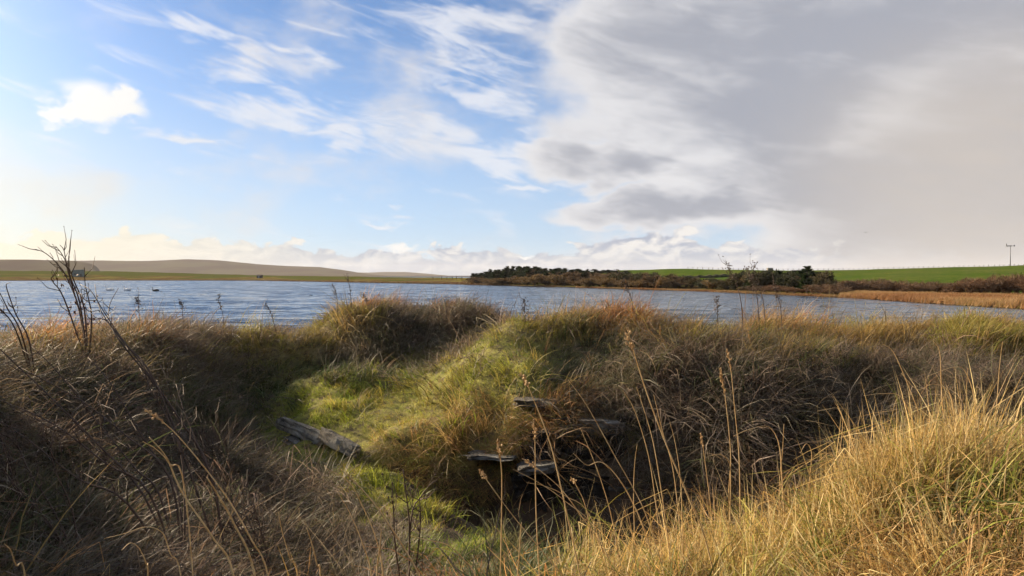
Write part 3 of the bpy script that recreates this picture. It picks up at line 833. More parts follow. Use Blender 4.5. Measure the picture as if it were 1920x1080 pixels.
# ------------------------------------------------------------------ stones
m_stone = mottled('lichened_stone', (0.12, 0.11, 0.095), (0.06, 0.055, 0.047), 11.0, 0.9, 1.0, 34.0, (0.21, 0.21, 0.19), bdist=0.03)
m_pale = mottled('pale_lichened_stone', (0.29, 0.26, 0.21), (0.13, 0.115, 0.095), 14.0, 0.9, 1.0, 34.0, (0.40, 0.40, 0.37), bdist=0.03)
m_dark = mottled('shade_dark_stone', (0.045, 0.040, 0.034), (0.025, 0.022, 0.019), 10.0, 0.9, 1.0, 34.0, (0.075, 0.07, 0.06), bdist=0.03)  # stone colour darkened to stand for the deep shade of the chamber

m_slab = mottled('weathered_slab', (0.24, 0.215, 0.17), (0.10, 0.09, 0.072), 13.0, 0.9, 1.0, 30.0, (0.30, 0.29, 0.25), bdist=0.03)
def rock(name, sx, sy, sz, seed, rough=0.12, cuts=2):
    r = np.random.default_rng(seed)
    bm = bmesh.new(); bmesh.ops.create_cube(bm, size=1.0)
    bmesh.ops.subdivide_edges(bm, edges=bm.edges[:], cuts=cuts, use_grid_fill=True)
    for v in bm.verts:
        c = v.co
        k = sum(1 for t in c if abs(abs(t) - 0.5) < 1e-4)
        f = 1.0 - (0.03, 0.0, 0.03, 0.07)[k]
        c *= f
        c.x = (c.x + r.normal(0, rough * 0.25)) * sx; c.y = (c.y + r.normal(0, rough * 0.35)) * sy; c.z = (c.z + r.normal(0, rough * 0.35)) * sz
    me = bpy.data.meshes.new(name); bm.to_mesh(me); bm.free()
    return me

wall = empty('stone_wall', (0.1, 7.7, EYE - 2.5))
tag(wall, 'shade-darkened dry-stone chamber wall of flat slabs under the turf overhang', 'stone wall')
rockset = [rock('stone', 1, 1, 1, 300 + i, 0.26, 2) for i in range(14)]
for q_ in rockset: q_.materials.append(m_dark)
rockpale = [rock('stone', 1, 1, 1, 330 + i, 0.26, 2) for i in range(5)]
for q_ in rockpale: q_.materials.append(m_stone)
rr = random.Random(5)
zc = -2.56
while zc < -1.36:
    hh = rr.uniform(0.075, 0.15)
    xc = -0.62 + rr.uniform(-0.1, 0.05)
    while xc < 1.22:
        ln = rr.uniform(0.16, 0.46)
        xm = xc + ln / 2
        yf = 7.60 + (zc + 2.5) * 0.42 + rr.uniform(-0.05, 0.06)
        top = float(gz(xm, yf + (0.16 if xm < 0.02 else 0.30))) - EYE - 0.02
        if zc + hh < top and rr.random() > 0.05:
            o = link('stone', rr.choice(rockpale) if rr.random() < 0.10 else rr.choice(rockset), None, wall)
            o.location = Vector((xm, yf + 0.17, EYE + zc + hh / 2)) - wall.location
            o.scale = (ln * 0.97, rr.uniform(0.30, 0.42), hh * 1.02)
            o.rotation_euler = (rr.uniform(-.06, .06), rr.uniform(-.05, .05), rr.uniform(-.14, .14))
        xc += ln + 0.008
    zc += hh
def slab(name, p0, p1, h, d, mat, label, roll=0.0, seed=1, up=0.0, cuts=3, rough=.07, cat='stone'):
    p0, p1 = Vector(p0), Vector(p1)
    me = rock(name, (p1 - p0).length, d, h, seed, rough, cuts)
    me.materials.append(mat)
    o = link(name, me)
    x = (p1 - p0).normalized(); z_ = Vector((0, 0, 1)); z_ = (z_ - x * z_.dot(x)).normalized(); y_ = z_.cross(x)
    M = Matrix((x, y_, z_)).transposed().to_4x4() @ Matrix.Rotation(roll, 4, 'X')
    M.translation = (p0 + p1) / 2 + Vector((0, 0, up))
    o.matrix_world = M
    return tag(o, label, cat)
slab('ledge_stone', P(968, 752, 8.45), P(1062, 754, 8.4), 0.085, 0.42, m_stone, 'grey stone ledge under the grass at the top of the chamber wall', -0.05, 11, 0, 3, .22)
slab('ledge_stone', P(1050, 800, 8.1), P(1168, 796, 8.1), 0.12, 0.42, m_stone, 'broad stone with pale lichened top jutting from the chamber wall', -0.04, 12, 0, 3, .2)
slab('ledge_stone', P(1085, 788, 8.05), P(1166, 792, 8.05), 0.03, 0.32, m_pale, 'thin whitish slab capping the broad jutting stone', -0.04, 13, 0.015, 3, .25)
slab('ledge_stone', P(880, 852, 7.95), P(968, 856, 7.9), 0.04, 0.36, m_stone, 'thin grey slab edge below the hanging grass', -0.05, 14, 0, 3, .25)
slab('ledge_stone', P(972, 878, 7.72), P(1036, 874, 7.72), 0.09, 0.34, m_stone, 'rounded lichen-spotted block low in the chamber wall', -0.05, 15, 0, 3, .2)
slab('weathered_slab', P(527, 800, 9.35), P(612, 836, 8.75), 0.15, 0.16, m_slab, 'long weathered grey slab at the left tip of the green spur', -0.30, 21, 0.055, 5, .11, 'slab')
slab('weathered_slab', P(606, 822, 8.75), P(668, 856, 8.4), 0.14, 0.16, m_slab, 'shorter weathered slab nearest the earthy overhang', -0.30, 22, 0.05, 5, .11, 'slab')
slab('flat_stone', P(545, 822, 9.1), P(590, 842, 8.8), 0.07, 0.26, m_stone, 'small flat stone in the grass under the long weathered slab', 0.0, 23, 0.01, 2, .1)

# ------------------------------------------------------------------ seed-headed stalks and bare dry stems in front
def stick_mat(name, c1, c2, tr=0.0):
    return mottled(name, c1, c2, 18.0, 0.7, spec=0.25)
m_straw = stick_mat('dry_straw', (0.56, 0.42, 0.23), (0.44, 0.28, 0.12))
m_seed = stick_mat('seed_head', (0.48, 0.34, 0.19), (0.36, 0.23, 0.11))
m_weed = stick_mat('dead_weed_bark', (0.060, 0.040, 0.030), (0.10, 0.066, 0.048))
m_leaf = stick_mat('withered_leaf', (0.13, 0.055, 0.035), (0.20, 0.09, 0.045))

def octa(c, ax, l, w):
    ax = ax.normalized(); a = ax.orthogonal().normalized(); b_ = ax.cross(a)
    V = [c - ax * l * .5, c + a * w, c + b_ * w, c - a * w, c - b_ * w, c + ax * l * .5]
    return V, [(0, 2, 1), (0, 3, 2), (0, 4, 3), (0, 1, 4), (5, 1, 2), (5, 2, 3), (5, 3, 4), (5, 4, 1)]

def px_path(pts, Y, Yb=None):
    n = len(pts); Yb = Yb or Y
    return [P(p[0], p[1], Y + (Yb - Y) * i / max(n - 1, 1)) for i, p in enumerate(pts)]

def stalk(pts, Y, r, head, label, Yb=None, group='dry grass stalks in the foreground', seed=0, cat='grass stalk'):
    """pts run from the tip down; the last point is carried down into the turf"""
    rn = random.Random(seed + int(pts[0][0]))
    path = px_path(pts, Y, Yb)
    dpt = path[-1]; d = path[-1] - path[-2]
    g = float(gz(dpt.x, dpt.y))
    if dpt.z > g + 0.01:
        k = min((dpt.z - g) / max(-d.z, 0.02), 6.0)
        foot = dpt + Vector((d.x * min(k, 1.2), d.y * min(k, 1.2), 0)); foot.z = float(gz(foot.x, foot.y)) - 0.03
        path.append(foot)
    base = path[-1].copy()
    root = empty('grass_stalk', base)
    tag(root, label, cat, group)
    loc = [p - base for p in path]
    sp_ = smooth_path(loc, 5)
    n = len(sp_); r *= 1.2
    me = mesh('stem', *tube(sp_, [r * (0.35 + 0.65 * i / (n - 1)) for i in range(n)], 5), True)
    link('stem', me, m_straw, root)
    if head:
        a, b_ = loc[0], loc[1]
        L = (b_ - a).length; ax = (a - b_).normalized(); parts = []
        m = max(8, int(26 * min(1.0, L / 0.09)))
        for i in range(m):
            t = i / m
            c = b_.lerp(a, t)
            env = math.sin(math.pi * min(1, t * 0.85 + 0.12)) ** 0.7
            off = Vector((rn.gauss(0, 1), rn.gauss(0, 1), rn.gauss(0, 1))) * (r * 1.3 * env)
            dirv = (ax + off.normalized() * 0.35)
            parts.append(octa(c + off, dirv, L * 0.16, r * 1.05 * env + r * 0.35))
        link('seed_head', mesh('seed_head', *join(parts)), m_seed, root)
    return root

SH = [  # seed-headed
    ([(1176, 614), (1188, 658), (1214, 740), (1250, 835), (1292, 935), (1322, 1010)], 2.5, .0032, 'tallest seed-headed stalk, its ear against the shaded bank top'),
    ([(1350, 690), (1359, 738), (1370, 850), (1366, 930), (1366, 985)], 3.0, .0026, 'straight stalk with a slim ear, left of a close pair'),
    ([(1363, 655), (1370, 690), (1378, 770), (1386, 860), (1388, 975)], 3.1, .0023, 'straight stalk with the higher ear, right of a close pair'),
    ([(932, 825), (938, 858), (941, 900), (940, 1000), (938, 1090)], 2.6, .0026, 'upright stalk with plump ear before the dark chamber, left one'),
    ([(1000, 787), (1003, 822), (1004, 900), (1006, 980), (1012, 1090)], 2.6, .0025, 'upright stalk with small ear directly before the low lichened block'),
    ([(898, 880), (911, 898), (960, 965), (1030, 1050), (1062, 1090)], 2.5, .0024, 'thin stalk slanting up left to a narrow ear'),
    ([(977, 700), (990, 724), (1028, 820), (1050, 905), (1088, 1080)], 2.5, .0028, 'long leaning stalk with drooped ear beside the upper stone ledge'),
    ([(980, 860), (1008, 879), (1050, 915), (1088, 965), (1130, 1030)], 2.6, .0024, 'curved stalk whose ear crosses the lichened block'),
    ([(1070, 896), (1078, 906), (1098, 950), (1112, 1030)], 2.9, .0022, 'short stalk with tiny ear just above the tussock edge'),
    ([(272, 767), (304, 790), (345, 830), (420, 925), (470, 1010), (505, 1090)], 2.4, .0032, 'lit seed-headed stalk leaning left over the dark slope'),
    ([(1313, 812), (1318, 838), (1324, 880), (1332, 945), (1336, 990)], 3.1, .0022, 'low slim-eared stalk between the tall stalk and the close pair'),
    ([(968, 833), (975, 838), (990, 848), (1004, 860)], 2.6, .0016, 'small side ear on a thin branch near the upright stalk'),
]
for i, (p, Y, r, lb) in enumerate(SH[:-1]): stalk(p, Y, r, True, lb, Yb=Y + 0.35, group='seed-headed grass stalks', seed=i)
BS = [
    ([(1065, 712), (1100, 760), (1150, 850), (1205, 950), (1235, 1040)], 2.7, .0022, 'bare straw leaning left across the jutting pale stone'),
    ([(1193, 725), (1205, 760), (1225, 830), (1240, 920), (1252, 1010)], 2.7, .0022, 'bare straw just left of the tallest seeded stalk'),
    ([(1168, 732), (1190, 770), (1215, 850), (1228, 930), (1238, 1020)], 2.75, .0021, 'bare straw with bent tip below the tallest ear'),
    ([(1226, 740), (1240, 800), (1262, 880), (1275, 990)], 2.75, .0021, 'bare straw just right of the tallest seeded stalk'),
    ([(1256, 792), (1266, 830), (1276, 900), (1280, 1000)], 2.8, .002, 'shorter upright straw behind the tallest seeded stalk'),
    ([(1088, 802), (1108, 850), (1130, 910), (1150, 985)], 2.85, .002, 'thin straw rising from the tussock left end'),
    ([(1075, 850), (1100, 872), (1125, 866), (1150, 885), (1180, 930), (1210, 1000)], 2.8, .0026, 'twisted dry blade curling left at mid height'),
    ([(1195, 832), (1190, 870), (1188, 930), (1190, 1010)], 2.8, .002, 'vertical straw crossing the twisted dry blade'),
    ([(962, 880), (1010, 905), (1060, 940), (1120, 1000)], 2.6, .0018, 'thin straw slanting across the chamber floor'),
    ([(988, 905), (1020, 911), (1060, 930), (1110, 975)], 2.65, .0016, 'lowest thin straw slanting across the chamber floor'),
    ([(1655, 645), (1675, 660), (1700, 715), (1725, 780), (1745, 850)], 3.0, .0026, 'tall straw with hooked tip above the golden tussock'),
    ([(1750, 640), (1762, 660), (1765, 720), (1770, 780), (1790, 850)], 3.0, .0026, 'tall straw with curled tip right of the hooked one'),
    ([(1880, 640), (1874, 690), (1868, 770), (1860, 850)], 3.0, .0024, 'straight straw near the right edge of the view'),
    ([(1690, 700), (1720, 730), (1750, 720), (1780, 735), (1790, 790), (1795, 860)], 3.0, .0024, 'arched straw looping left over the tussock crest'),
    ([(1740, 705), (1790, 688), (1812, 700), (1830, 760), (1838, 860)], 3.0, .0024, 'arched straw looping left, higher one by the right edge'),
    ([(1620, 742), (1655, 738), (1690, 745), (1715, 800), (1730, 870)], 3.05, .0024, 'arched straw drooping left over the dark hollow'),
    ([(1570, 760), (1580, 790), (1575, 850), (1570, 920)], 3.1, .0022, 'upright broken straw at the left shoulder of the tussock'),
    ([(1615, 770), (1600, 830), (1580, 880), (1560, 930)], 3.1, .0022, 'straw leaning right at the left shoulder of the tussock'),
    ([(1375, 818), (1405, 805), (1440, 800), (1460, 830), (1466, 890), (1470, 960)], 3.0, .0026, 'arched dry blade bending left beside the close pair'),
    ([(1470, 795), (1467, 850), (1462, 900), (1462, 960)], 3.1, .0022, 'vertical straw rising behind the arched dry blade'),
    ([(1500, 850), (1512, 832), (1522, 850), (1518, 900), (1512, 950)], 3.1, .0024, 'hooked straw alone before the deep shadow'),
    ([(1535, 865), (1555, 850), (1566, 870), (1560, 930)], 3.15, .0022, 'small hooked straw right of the lone hooked one'),
    ([(1330, 855), (1350, 852), (1366, 865), (1370, 900), (1368, 980)], 3.0, .002, 'thin curled blade low beside the close pair'),
    ([(280, 820), (312, 858), (342, 925), (400, 1010), (440, 1090)], 2.3, .0040, 'thick golden blade leaning left before the dark slope'),
    ([(268, 828), (292, 842), (318, 870), (348, 930)], 2.3, .0026, 'thin tip forking beside the thick golden blade'),
    ([(388, 895), (410, 930), (440, 985), (480, 1090)], 2.3, .0042, 'thick golden blade right of the leaning seeded stalk'),
    ([(640, 880), (690, 930), (740, 1000), (790, 1090)], 2.5, .0036, 'thick straw crossing the lit passage grass'),
    ([(612, 878), (655, 905), (680, 950), (705, 1010), (720, 1090)], 2.5, .0024, 'curved straw left of the thick crossing straw'),
    ([(632, 922), (655, 960), (680, 1020), (698, 1090)], 2.5, .0022, 'short pale straw beside the curved straw'),
    ([(195, 1010), (235, 1000), (275, 988), (305, 1000), (320, 1040), (340, 1090)], 2.3, .0022, 'pale wavy dry blade curling left near the lower edge'),
    ([(228, 1032), (245, 1018), (262, 1030), (275, 1060), (278, 1090)], 2.3, .0022, 'small curled dry blade at the lower edge'),
    ([(575, 990), (585, 1020), (595, 1060), (602, 1090)], 2.4, .003, 'short orange stub of straw at the lower edge'),
    ([(715, 993), (712, 1030), (706, 1090)], 2.4, .003, 'upright pale stub of straw below the passage'),
    ([(770, 1005), (800, 1012), (840, 1022), (870, 1050), (895, 1090)], 2.5, .0026, 'straw bent sharply over the shaded lower grass'),
    ([(978, 980), (975, 1020), (970, 1090)], 2.5, .0032, 'stout upright straw at the lower edge before the chamber'),
    ([(522, 960), (530, 1000), (545, 1050), (560, 1090)], 2.4, .0022, 'thin straw at the lower edge left of the orange stub'),
    ([(1815, 690), (1812, 740), (1815, 800), (1822, 870)], 3.05, .0022, 'upright straw among the tussock crest, near the arches'),
    ([(1900, 800), (1886, 880), (1882, 960), (1880, 1010)], 2.5, .0022, 'long thin straw standing before the right end of the tussock'),
    ([(1690, 920), (1700, 960), (1660, 1010)], 2.4, .0022, 'fallen straw lying over the golden tussock'),
    ([(8, 1020), (20, 1032), (30, 1060), (48, 1090)], 2.2, .0028, 'curled pale blade in the lower left corner'),
]
for i, (p, Y, r, lb) in enumerate(BS): stalk(p, Y, r, False, lb, Yb=Y + 0.25, seed=50 + i)

# ------------------------------------------------------------------ dead weeds
def branch_mesh(path, r0, r1, rn, twigs=6, tl=0.14, lean=None):
    sp_ = smooth_path(path, 4); n = len(sp_)
    parts = [tube(sp_, [r1 + (r0 - r1) * (1 - i / (n - 1)) for i in range(n)], 5)]
    for _ in range(twigs):
        i = rn.randint(n // 4, n - 2)
        d = (sp_[i + 1] - sp_[i]).normalized()
        side = Vector((rn.gauss(0, 1), rn.gauss(0, 1), rn.gauss(0, 1))).cross(d).normalized()
        L = tl * rn.uniform(0.4, 1.2)
        a = sp_[i]; m_ = a + (d * 0.7 + side * 0.7) * L * 0.5; e = m_ + (d * 0.95 + side * 0.25 + Vector((0, 0, 0.15))) * L * 0.5
        parts.append(tube([a, m_, e], [r0 * .45, r0 * .35, r0 * .18], 4))
        if rn.random() < 0.6: parts.append(octa(e, d, 0.02, 0.006))
    return join(parts)

def weed(label, base, branches, r0=0.006, seed=1, twigs=6, tl=0.14, leaves=0, group='dead weeds'):
    rn = random.Random(seed)
    base = Vector(base)
    root = empty('dead_weed', base); tag(root, label, 'dead weed', group)
    for br in branches:
        path = [Vector(p) - base for p in br]
        link('branch', mesh('branch', *branch_mesh(path, r0, r0 * 0.3, rn, twigs, tl), True), m_weed, root)
    if leaves:
        parts = []
        for _ in range(leaves):
            br = rn.choice(branches); t = rn.random() * 0.5
            i = int(t * (len(br) - 1)); c = Vector(br[i]).lerp(Vector(br[i + 1]), rn.random()) - base
            c += Vector((rn.gauss(0, .05), rn.gauss(0, .05), rn.gauss(0, .05)))
            d = Vector((rn.gauss(0, 1), rn.gauss(0, 1), rn.gauss(-.6, 1))).normalized(); w = d.orthogonal().normalized() * rn.uniform(.006, .014); l = rn.uniform(.025, .06)
            parts.append(([c, c + d * l * .5 + w, c + d * l, c + d * l * .45 - w], [(0, 1, 2), (0, 2, 3)]))
        lo = link('withered_leaves', mesh('withered_leaves', *join(parts)), m_leaf, root); lo['kind'] = 'stuff'
    return root

def wpath(base, pts, Y0, Y1):
    return [Vector(base)] + [P(p[0], p[1], Y0 + (Y1 - Y0) * (i + 1) / len(pts)) for i, p in enumerate(pts)]

b1 = on_ground(345, 1000, 4.2)
weed('large dead weed fanning dark stems up left over the near slope', b1, [
    wpath(b1, [(270, 930), (180, 830), (90, 740), (0, 655), (-40, 610)], 4.2, 4.3), wpath(b1, [(300, 930), (255, 880), (190, 800), (110, 700), (60, 650)], 4.3, 4.8),
    wpath(b1, [(320, 900), (240, 820), (150, 750), (40, 690)], 4.2, 4.4), wpath(b1, [(280, 925), (200, 870), (100, 795), (0, 750)], 4.1, 4.0),
    wpath(b1, [(335, 930), (300, 870), (250, 790), (205, 715), (165, 670)], 4.3, 5.0), wpath(b1, [(345, 900), (330, 820), (290, 740), (262, 690)], 4.4, 4.9),
    wpath(b1, [(240, 945), (150, 900), (60, 830), (0, 790)], 4.0, 3.9)], 0.0075, 1, 7, 0.2)
b2 = on_ground(165, 640, 8.2)
weed('tall dead weed with reddish leaves standing against the hills, left', b2, [
    wpath(b2, [(150, 585), (125, 520), (105, 492), (84, 474), (66, 467)], 8.2, 8.1), wpath(b2, [(158, 580), (140, 530), (128, 500), (115, 475), (104, 461)], 8.3, 8.3),
    wpath(b2, [(152, 600), (138, 545), (125, 500), (120, 470), (112, 459)], 8.3, 8.4), wpath(b2, [(150, 570), (132, 520), (128, 490), (132, 466)], 8.2, 8.0),
    wpath(b2, [(120, 560), (100, 530), (95, 520)], 8.2, 8.0), wpath(b2, [(172, 600), (166, 560), (160, 535), (158, 500)], 8.2, 8.0)], 0.010, 2, 7, 0.22, 70)
b3 = on_ground(430, 960, 4.6)
weed('long slender dead weed rising left past the swans', b3, [
    wpath(b3, [(395, 890), (340, 790), (270, 690), (225, 630), (195, 585), (170, 545), (150, 533)], 4.6, 5.6), wpath(b3, [(390, 880), (300, 735), (225, 640), (205, 600), (206, 570), (222, 540)], 4.6, 5.7),
    wpath(b3, [(400, 900), (370, 830), (345, 770), (330, 720)], 4.6, 5.2), wpath(b3, [(300, 735), (230, 640), (193, 590), (182, 560), (178, 533)], 4.7, 5.6)], 0.007, 3, 5, 0.16)
b4 = on_ground(70, 690, 6.8)
weed('dead weed at the left edge with hooked top', b4, [
    wpath(b4, [(55, 640), (30, 590), (14, 545), (12, 533), (20, 530)], 6.7, 6.5), wpath(b4, [(40, 625), (15, 580), (0, 550), (-20, 520)], 6.7, 6.4), wpath(b4, [(30, 620), (0, 580), (-30, 560)], 6.7, 6.4)], 0.008, 4, 4, 0.16)
b5 = on_ground(765, 1070, 4.0)
weed('small black dead weed upright before the lit passage grass', b5, [
    wpath(b5, [(768, 1000), (762, 930), (755, 880)], 4.0, 3.9), wpath(b5, [(742, 1030), (738, 960), (735, 905)], 4.0, 3.9), wpath(b5, [(785, 1020), (788, 960), (784, 918)], 4.0, 3.9), wpath(b5, [(770, 980), (790, 930), (815, 900)], 4.0, 4.0)], 0.006, 5, 7, 0.12)
b6 = on_ground(560, 860, 6.6)
extra = [(480, 880, 5.8, 'dead weed halfway up the slope beside the passage edge'), (250, 800, 5.6, 'tangled dead weed in the middle of the left slope'), (60, 900, 4.2, 'dead weed near the dark green clump at left'),
         (420, 780, 7.2, 'dead weed below the shaded green hollow'), (330, 700, 8.0, 'dead weed under the left bank crest'), (520, 1000, 4.6, 'low dead weed beside the tangle of pale grass'), (150, 990, 3.9, 'dead weed above the lower left corner')]
for i, (px_, py_, Y_, lb) in enumerate(extra):
    bb = on_ground(px_, py_, Y_); rn = random.Random(70 + i); brs = []
    for k in range(9):
        L = rn.uniform(0.4, 0.95); dx_ = -rn.uniform(0.15, 0.9); dz_ = rn.uniform(0.55, 1.0); dy_ = rn.uniform(-0.2, 0.35)
        d = Vector((dx_, dy_, dz_)).normalized() * L
        brs.append([bb, bb + d * .35 + Vector((0, 0, .03)), bb + d * .7 + Vector((rn.gauss(0, .02), rn.gauss(0, .02), .02)), bb + d])
    weed(lb, bb, brs, 0.0065, 80 + i, 8, 0.18)

def dock(px0, py0, pts, Y, label, seed, r0=0.006):
    """dead dock or ragwort stem with clusters of dark seed along it"""
    rn = random.Random(seed)
    b_ = on_ground(px0, py0, Y)
    root = empty('dead_dock', b_); tag(root, label, 'dead plant', 'dead dock stems on the bank tops')
    path = [p - b_ for p in wpath(b_, pts, Y, Y)]
    link('stem', mesh('stem', *branch_mesh(path, r0, r0 * .4, rn, 5, 0.16), True), m_weed, root)
    sp_ = smooth_path(path, 5); parts = []
    for _ in range(46):
        t = rn.uniform(0.45, 1.0); i = min(int(t * (len(sp_) - 1)), len(sp_) - 2)
        c = sp_[i].lerp(sp_[i + 1], rn.random()) + Vector((rn.gauss(0, .018), rn.gauss(0, .018), rn.gauss(0, .02)))
        parts.append(octa(c, Vector((rn.gauss(0, 1), rn.gauss(0, 1), rn.gauss(0, 1))), rn.uniform(.018, .034), rn.uniform(.005, .010)))
    link('seed_cluster', mesh('seed_cluster', *join(parts)), m_weed, root)['kind'] = 'stuff'
D = [(660, 590, [(658, 560), (655, 535), (650, 514)], 13.4, 'tallest dock stem on the back mound'), (633, 590, [(632, 560), (628, 545), (623, 533)], 13.4, 'dock stem on the left shoulder of the back mound'),
     (690, 590, [(688, 565), (682, 553)], 13.4, 'shortest dock stem on the back mound'), (1190, 600, [(1185, 565), (1175, 540), (1160, 505)], 9.6, 'leaning dock stem over the crest right of the spur'),
     (1392, 610, [(1390, 570), (1378, 525), (1368, 508), (1360, 487)], 9.4, 'tall dock stem leaning left over the green field'), (1436, 610, [(1432, 570), (1422, 540), (1412, 515), (1416, 492)], 9.3, 'branching dock stem against the field skyline'),
     (1468, 610, [(1464, 580), (1456, 550), (1450, 530)], 9.3, 'dock stem right of the branching one'), (1425, 610, [(1420, 560), (1408, 520), (1400, 500)], 9.35, 'slender dock stem close left of the branching one'),
     (1345, 610, [(1345, 580), (1342, 555)], 9.5, 'short dark dock stem beside the yellow tussock'), (985, 620, [(984, 580), (983, 560)], 9.9, 'thin dark stem at the top of the green spur'),
     (345, 610, [(342, 580), (338, 565)], 11.0, 'short dock stem on the left bank crest'), (262, 600, [(260, 575), (255, 560)], 10.4, 'dock stem on the left bank above the brown tussock'),
     (420, 615, [(418, 590), (410, 565), (412, 552)], 12.0, 'bent dock stem where the left bank dips'), (520, 620, [(512, 600), (505, 580), (498, 572)], 13.0, 'leaning dock stem in the saddle of the bank')]
for i, (a, b_, p, Y, lb) in enumerate(D): dock(a, b_, p, Y, lb, 200 + i, 0.007 if Y > 12 else 0.006)

# ------------------------------------------------------------------ things on the far shores
def far_point(px, py):
    """where the sight line through a pixel meets the far land"""
    Ys = np.arange(70, 1200, 1.0)
    h = land_h(np.full_like(Ys, px), Ys)
    pyy = project((px - 960) / F * Ys, Ys, h)[1]
    ok = np.where((pyy <= py) & (Ys > float(shore_depth(px))))[0]
    Yf = Ys[ok[0]] if len(ok) else 400.0
    return Vector(((px - 960) / F * Yf, Yf, float(land_h(px, Yf))))
def far_at(px, Y): return Vector(((px - 960) / F * Y, Y, float(land_h(px, Y))))

def box(x0, x1, y0, y1, z0, z1):
    return [(x0, y0, z0), (x1, y0, z0), (x1, y1, z0), (x0, y1, z0), (x0, y0, z1), (x1, y0, z1), (x1, y1, z1), (x0, y1, z1)], [(0, 3, 2, 1), (4, 5, 6, 7), (0, 1, 5, 4), (1, 2, 6, 5), (2, 3, 7, 6), (3, 0, 4, 7)]

m_hut = mottled('teal_grey_boards', (0.16, 0.20, 0.19), (0.12, 0.155, 0.15), 0.8, 0.8)
m_hutroof = mottled('pale_sheet_roof', (0.30, 0.33, 0.32), (0.22, 0.25, 0.24), 0.6, 0.7)
m_darkwood = mottled('dark_timber', (0.05, 0.045, 0.04), (0.08, 0.07, 0.06), 1.0, 0.85)
m_conc = mottled('weathered_concrete', (0.30, 0.28, 0.25), (0.20, 0.19, 0.17), 0.9, 0.9)
m_metal, _, mb = principled('grey_metal', (0.10, 0.105, 0.11), 0.5, 0.5)

fp = far_point(147, 518.5); u = fp.y / F
hut = empty('lochside_hut', fp, R(22)); tag(hut, 'teal grey flat-roofed hut on the far left shore', 'hut')
w, d, h = 19 * u, 17 * u, 12.5 * u
V, Fc = box(-w / 2, w / 2, -d / 2, d / 2, -0.6, h)
for k in (4, 7): V[k] = (V[k][0], V[k][1], h * 0.9)
link('wall', mesh('wall', V, Fc), m_hut, hut)
V, Fc = box(-w / 2 - .5, w / 2 + .4, -d / 2 - .4, d / 2 + .4, h + .02, h + .3)
for k in (0, 3, 4, 7): V[k] = (V[k][0], V[k][1], V[k][2] - h * 0.1)
link('roof', mesh('roof', V, Fc), m_hutroof, hut)
link('door', mesh('door', *box(w * .2, w * .36, -d / 2 - .08, -d / 2 - .01, 0, 2.2)), m_darkwood, hut)
link('window', mesh('window', *box(-w * .3, -w * .08, -d / 2 - .06, -d / 2 - .01, 1.4, 2.6)), m_darkwood, hut)
fp = far_point(487, 521.5); u = fp.y / F
shed = empty('field_shed', fp, R(-12)); tag(shed, 'small dark shed alone on the far shore pasture', 'shed')
link('wall', mesh('wall', *box(-4.6 * u, 4.6 * u, -3 * u, 3 * u, -.3, 5.2 * u)), m_darkwood, shed)
link('roof', mesh('roof', [(-5.2 * u, -3.6 * u, 5 * u), (5.2 * u, -3.6 * u, 5 * u), (5.2 * u, 3.6 * u, 5 * u), (-5.2 * u, 3.6 * u, 5 * u), (-5.2 * u, 0, 6.6 * u), (5.2 * u, 0, 6.6 * u)], [(0, 1, 5, 4), (2, 3, 4, 5), (0, 4, 3), (1, 2, 5), (0, 3, 2, 1)]), m_darkwood, shed)
link('door', mesh('door', *box(-1 * u, 1.2 * u, -3.12 * u, -3.02 * u, 0, 4 * u)), m_hutroof, shed)
fp = far_at(1443, 399); u = 400 / F
look = empty('hilltop_lookout', fp, R(8)); tag(look, 'small square concrete lookout on the field skyline', 'lookout')
link('wall', mesh('wall', *box(-4.6 * u, 4.6 * u, -3 * u, 3 * u, -.6, 4.6 * u)), m_conc, look)
link('roof', mesh('roof', *box(-5.3 * u, 5.3 * u, -3.6 * u, 3.6 * u, 4.62 * u, 5.6 * u)), m_conc, look)
link('window_slit', mesh('window_slit', *box(-3 * u, 2.4 * u, -3.12 * u, -3.02 * u, 2.4 * u, 3.6 * u)), m_darkwood, look)

fp = far_at(1894, 396); u = 396 / F
tb = empty('wind_turbine', fp); tag(tb, 'small wind turbine on a tall pole above the green field', 'wind turbine')
H = 37.5 * u
link('pole', mesh('pole', *tube([(0, 0, -.5), (0, 0, H * .5), (0, 0, H)], [.24, .19, .13], 8), True), m_metal, tb)
link('nacelle', mesh('nacelle', *tube([(-1.9, 0, H + .25), (-1.5, 0, H + .25), (.6, 0, H + .25), (.9, 0, H + .25)], [.12, .26, .24, .1], 8), True), m_metal, tb)
link('tail_boom', mesh('tail_boom', *tube([(.8, 0, H + .25), (2.0, 0, H + .25)], .08, 6)), m_metal, tb)
link('tail_vane', mesh('tail_vane', *box(1.7, 2.3, -.03, .03, H - .05, H + .75)), m_metal, tb)
hub = link('hub', mesh('hub', *tube([(-2.35, 0, H + .25), (-2.1, 0, H + .25), (-1.88, 0, H + .25)], [.06, .2, .22], 8), True), m_metal, tb)
for k in range(3):
    a = R(90 + 120 * k); c, s_ = math.cos(a), math.sin(a)
    V = []
    for (t, wd) in ((.15, .11), (.5, .17), (1.35, .07)):
        for sg in (-1, 1):
            V.append((-2.12 + sg * wd * .7, c * t - s_ * sg * wd, H + .25 + s_ * t + c * sg * wd))
            V.append((-2.07 + sg * wd * .7, c * t - s_ * sg * wd, H + .25 + s_ * t + c * sg * wd))
    Fc = []
    for i in range(2):
        o_ = i * 4
        Fc += [(o_, o_ + 2, o_ + 6, o_ + 4), (o_ + 1, o_ + 5, o_ + 7, o_ + 3), (o_, o_ + 4, o_ + 5, o_ + 1), (o_ + 2, o_ + 3, o_ + 7, o_ + 6)]
    Fc += [(8, 10, 11, 9), (0, 1, 3, 2)]
    link('blade', mesh('blade', V, Fc), m_metal, hub)

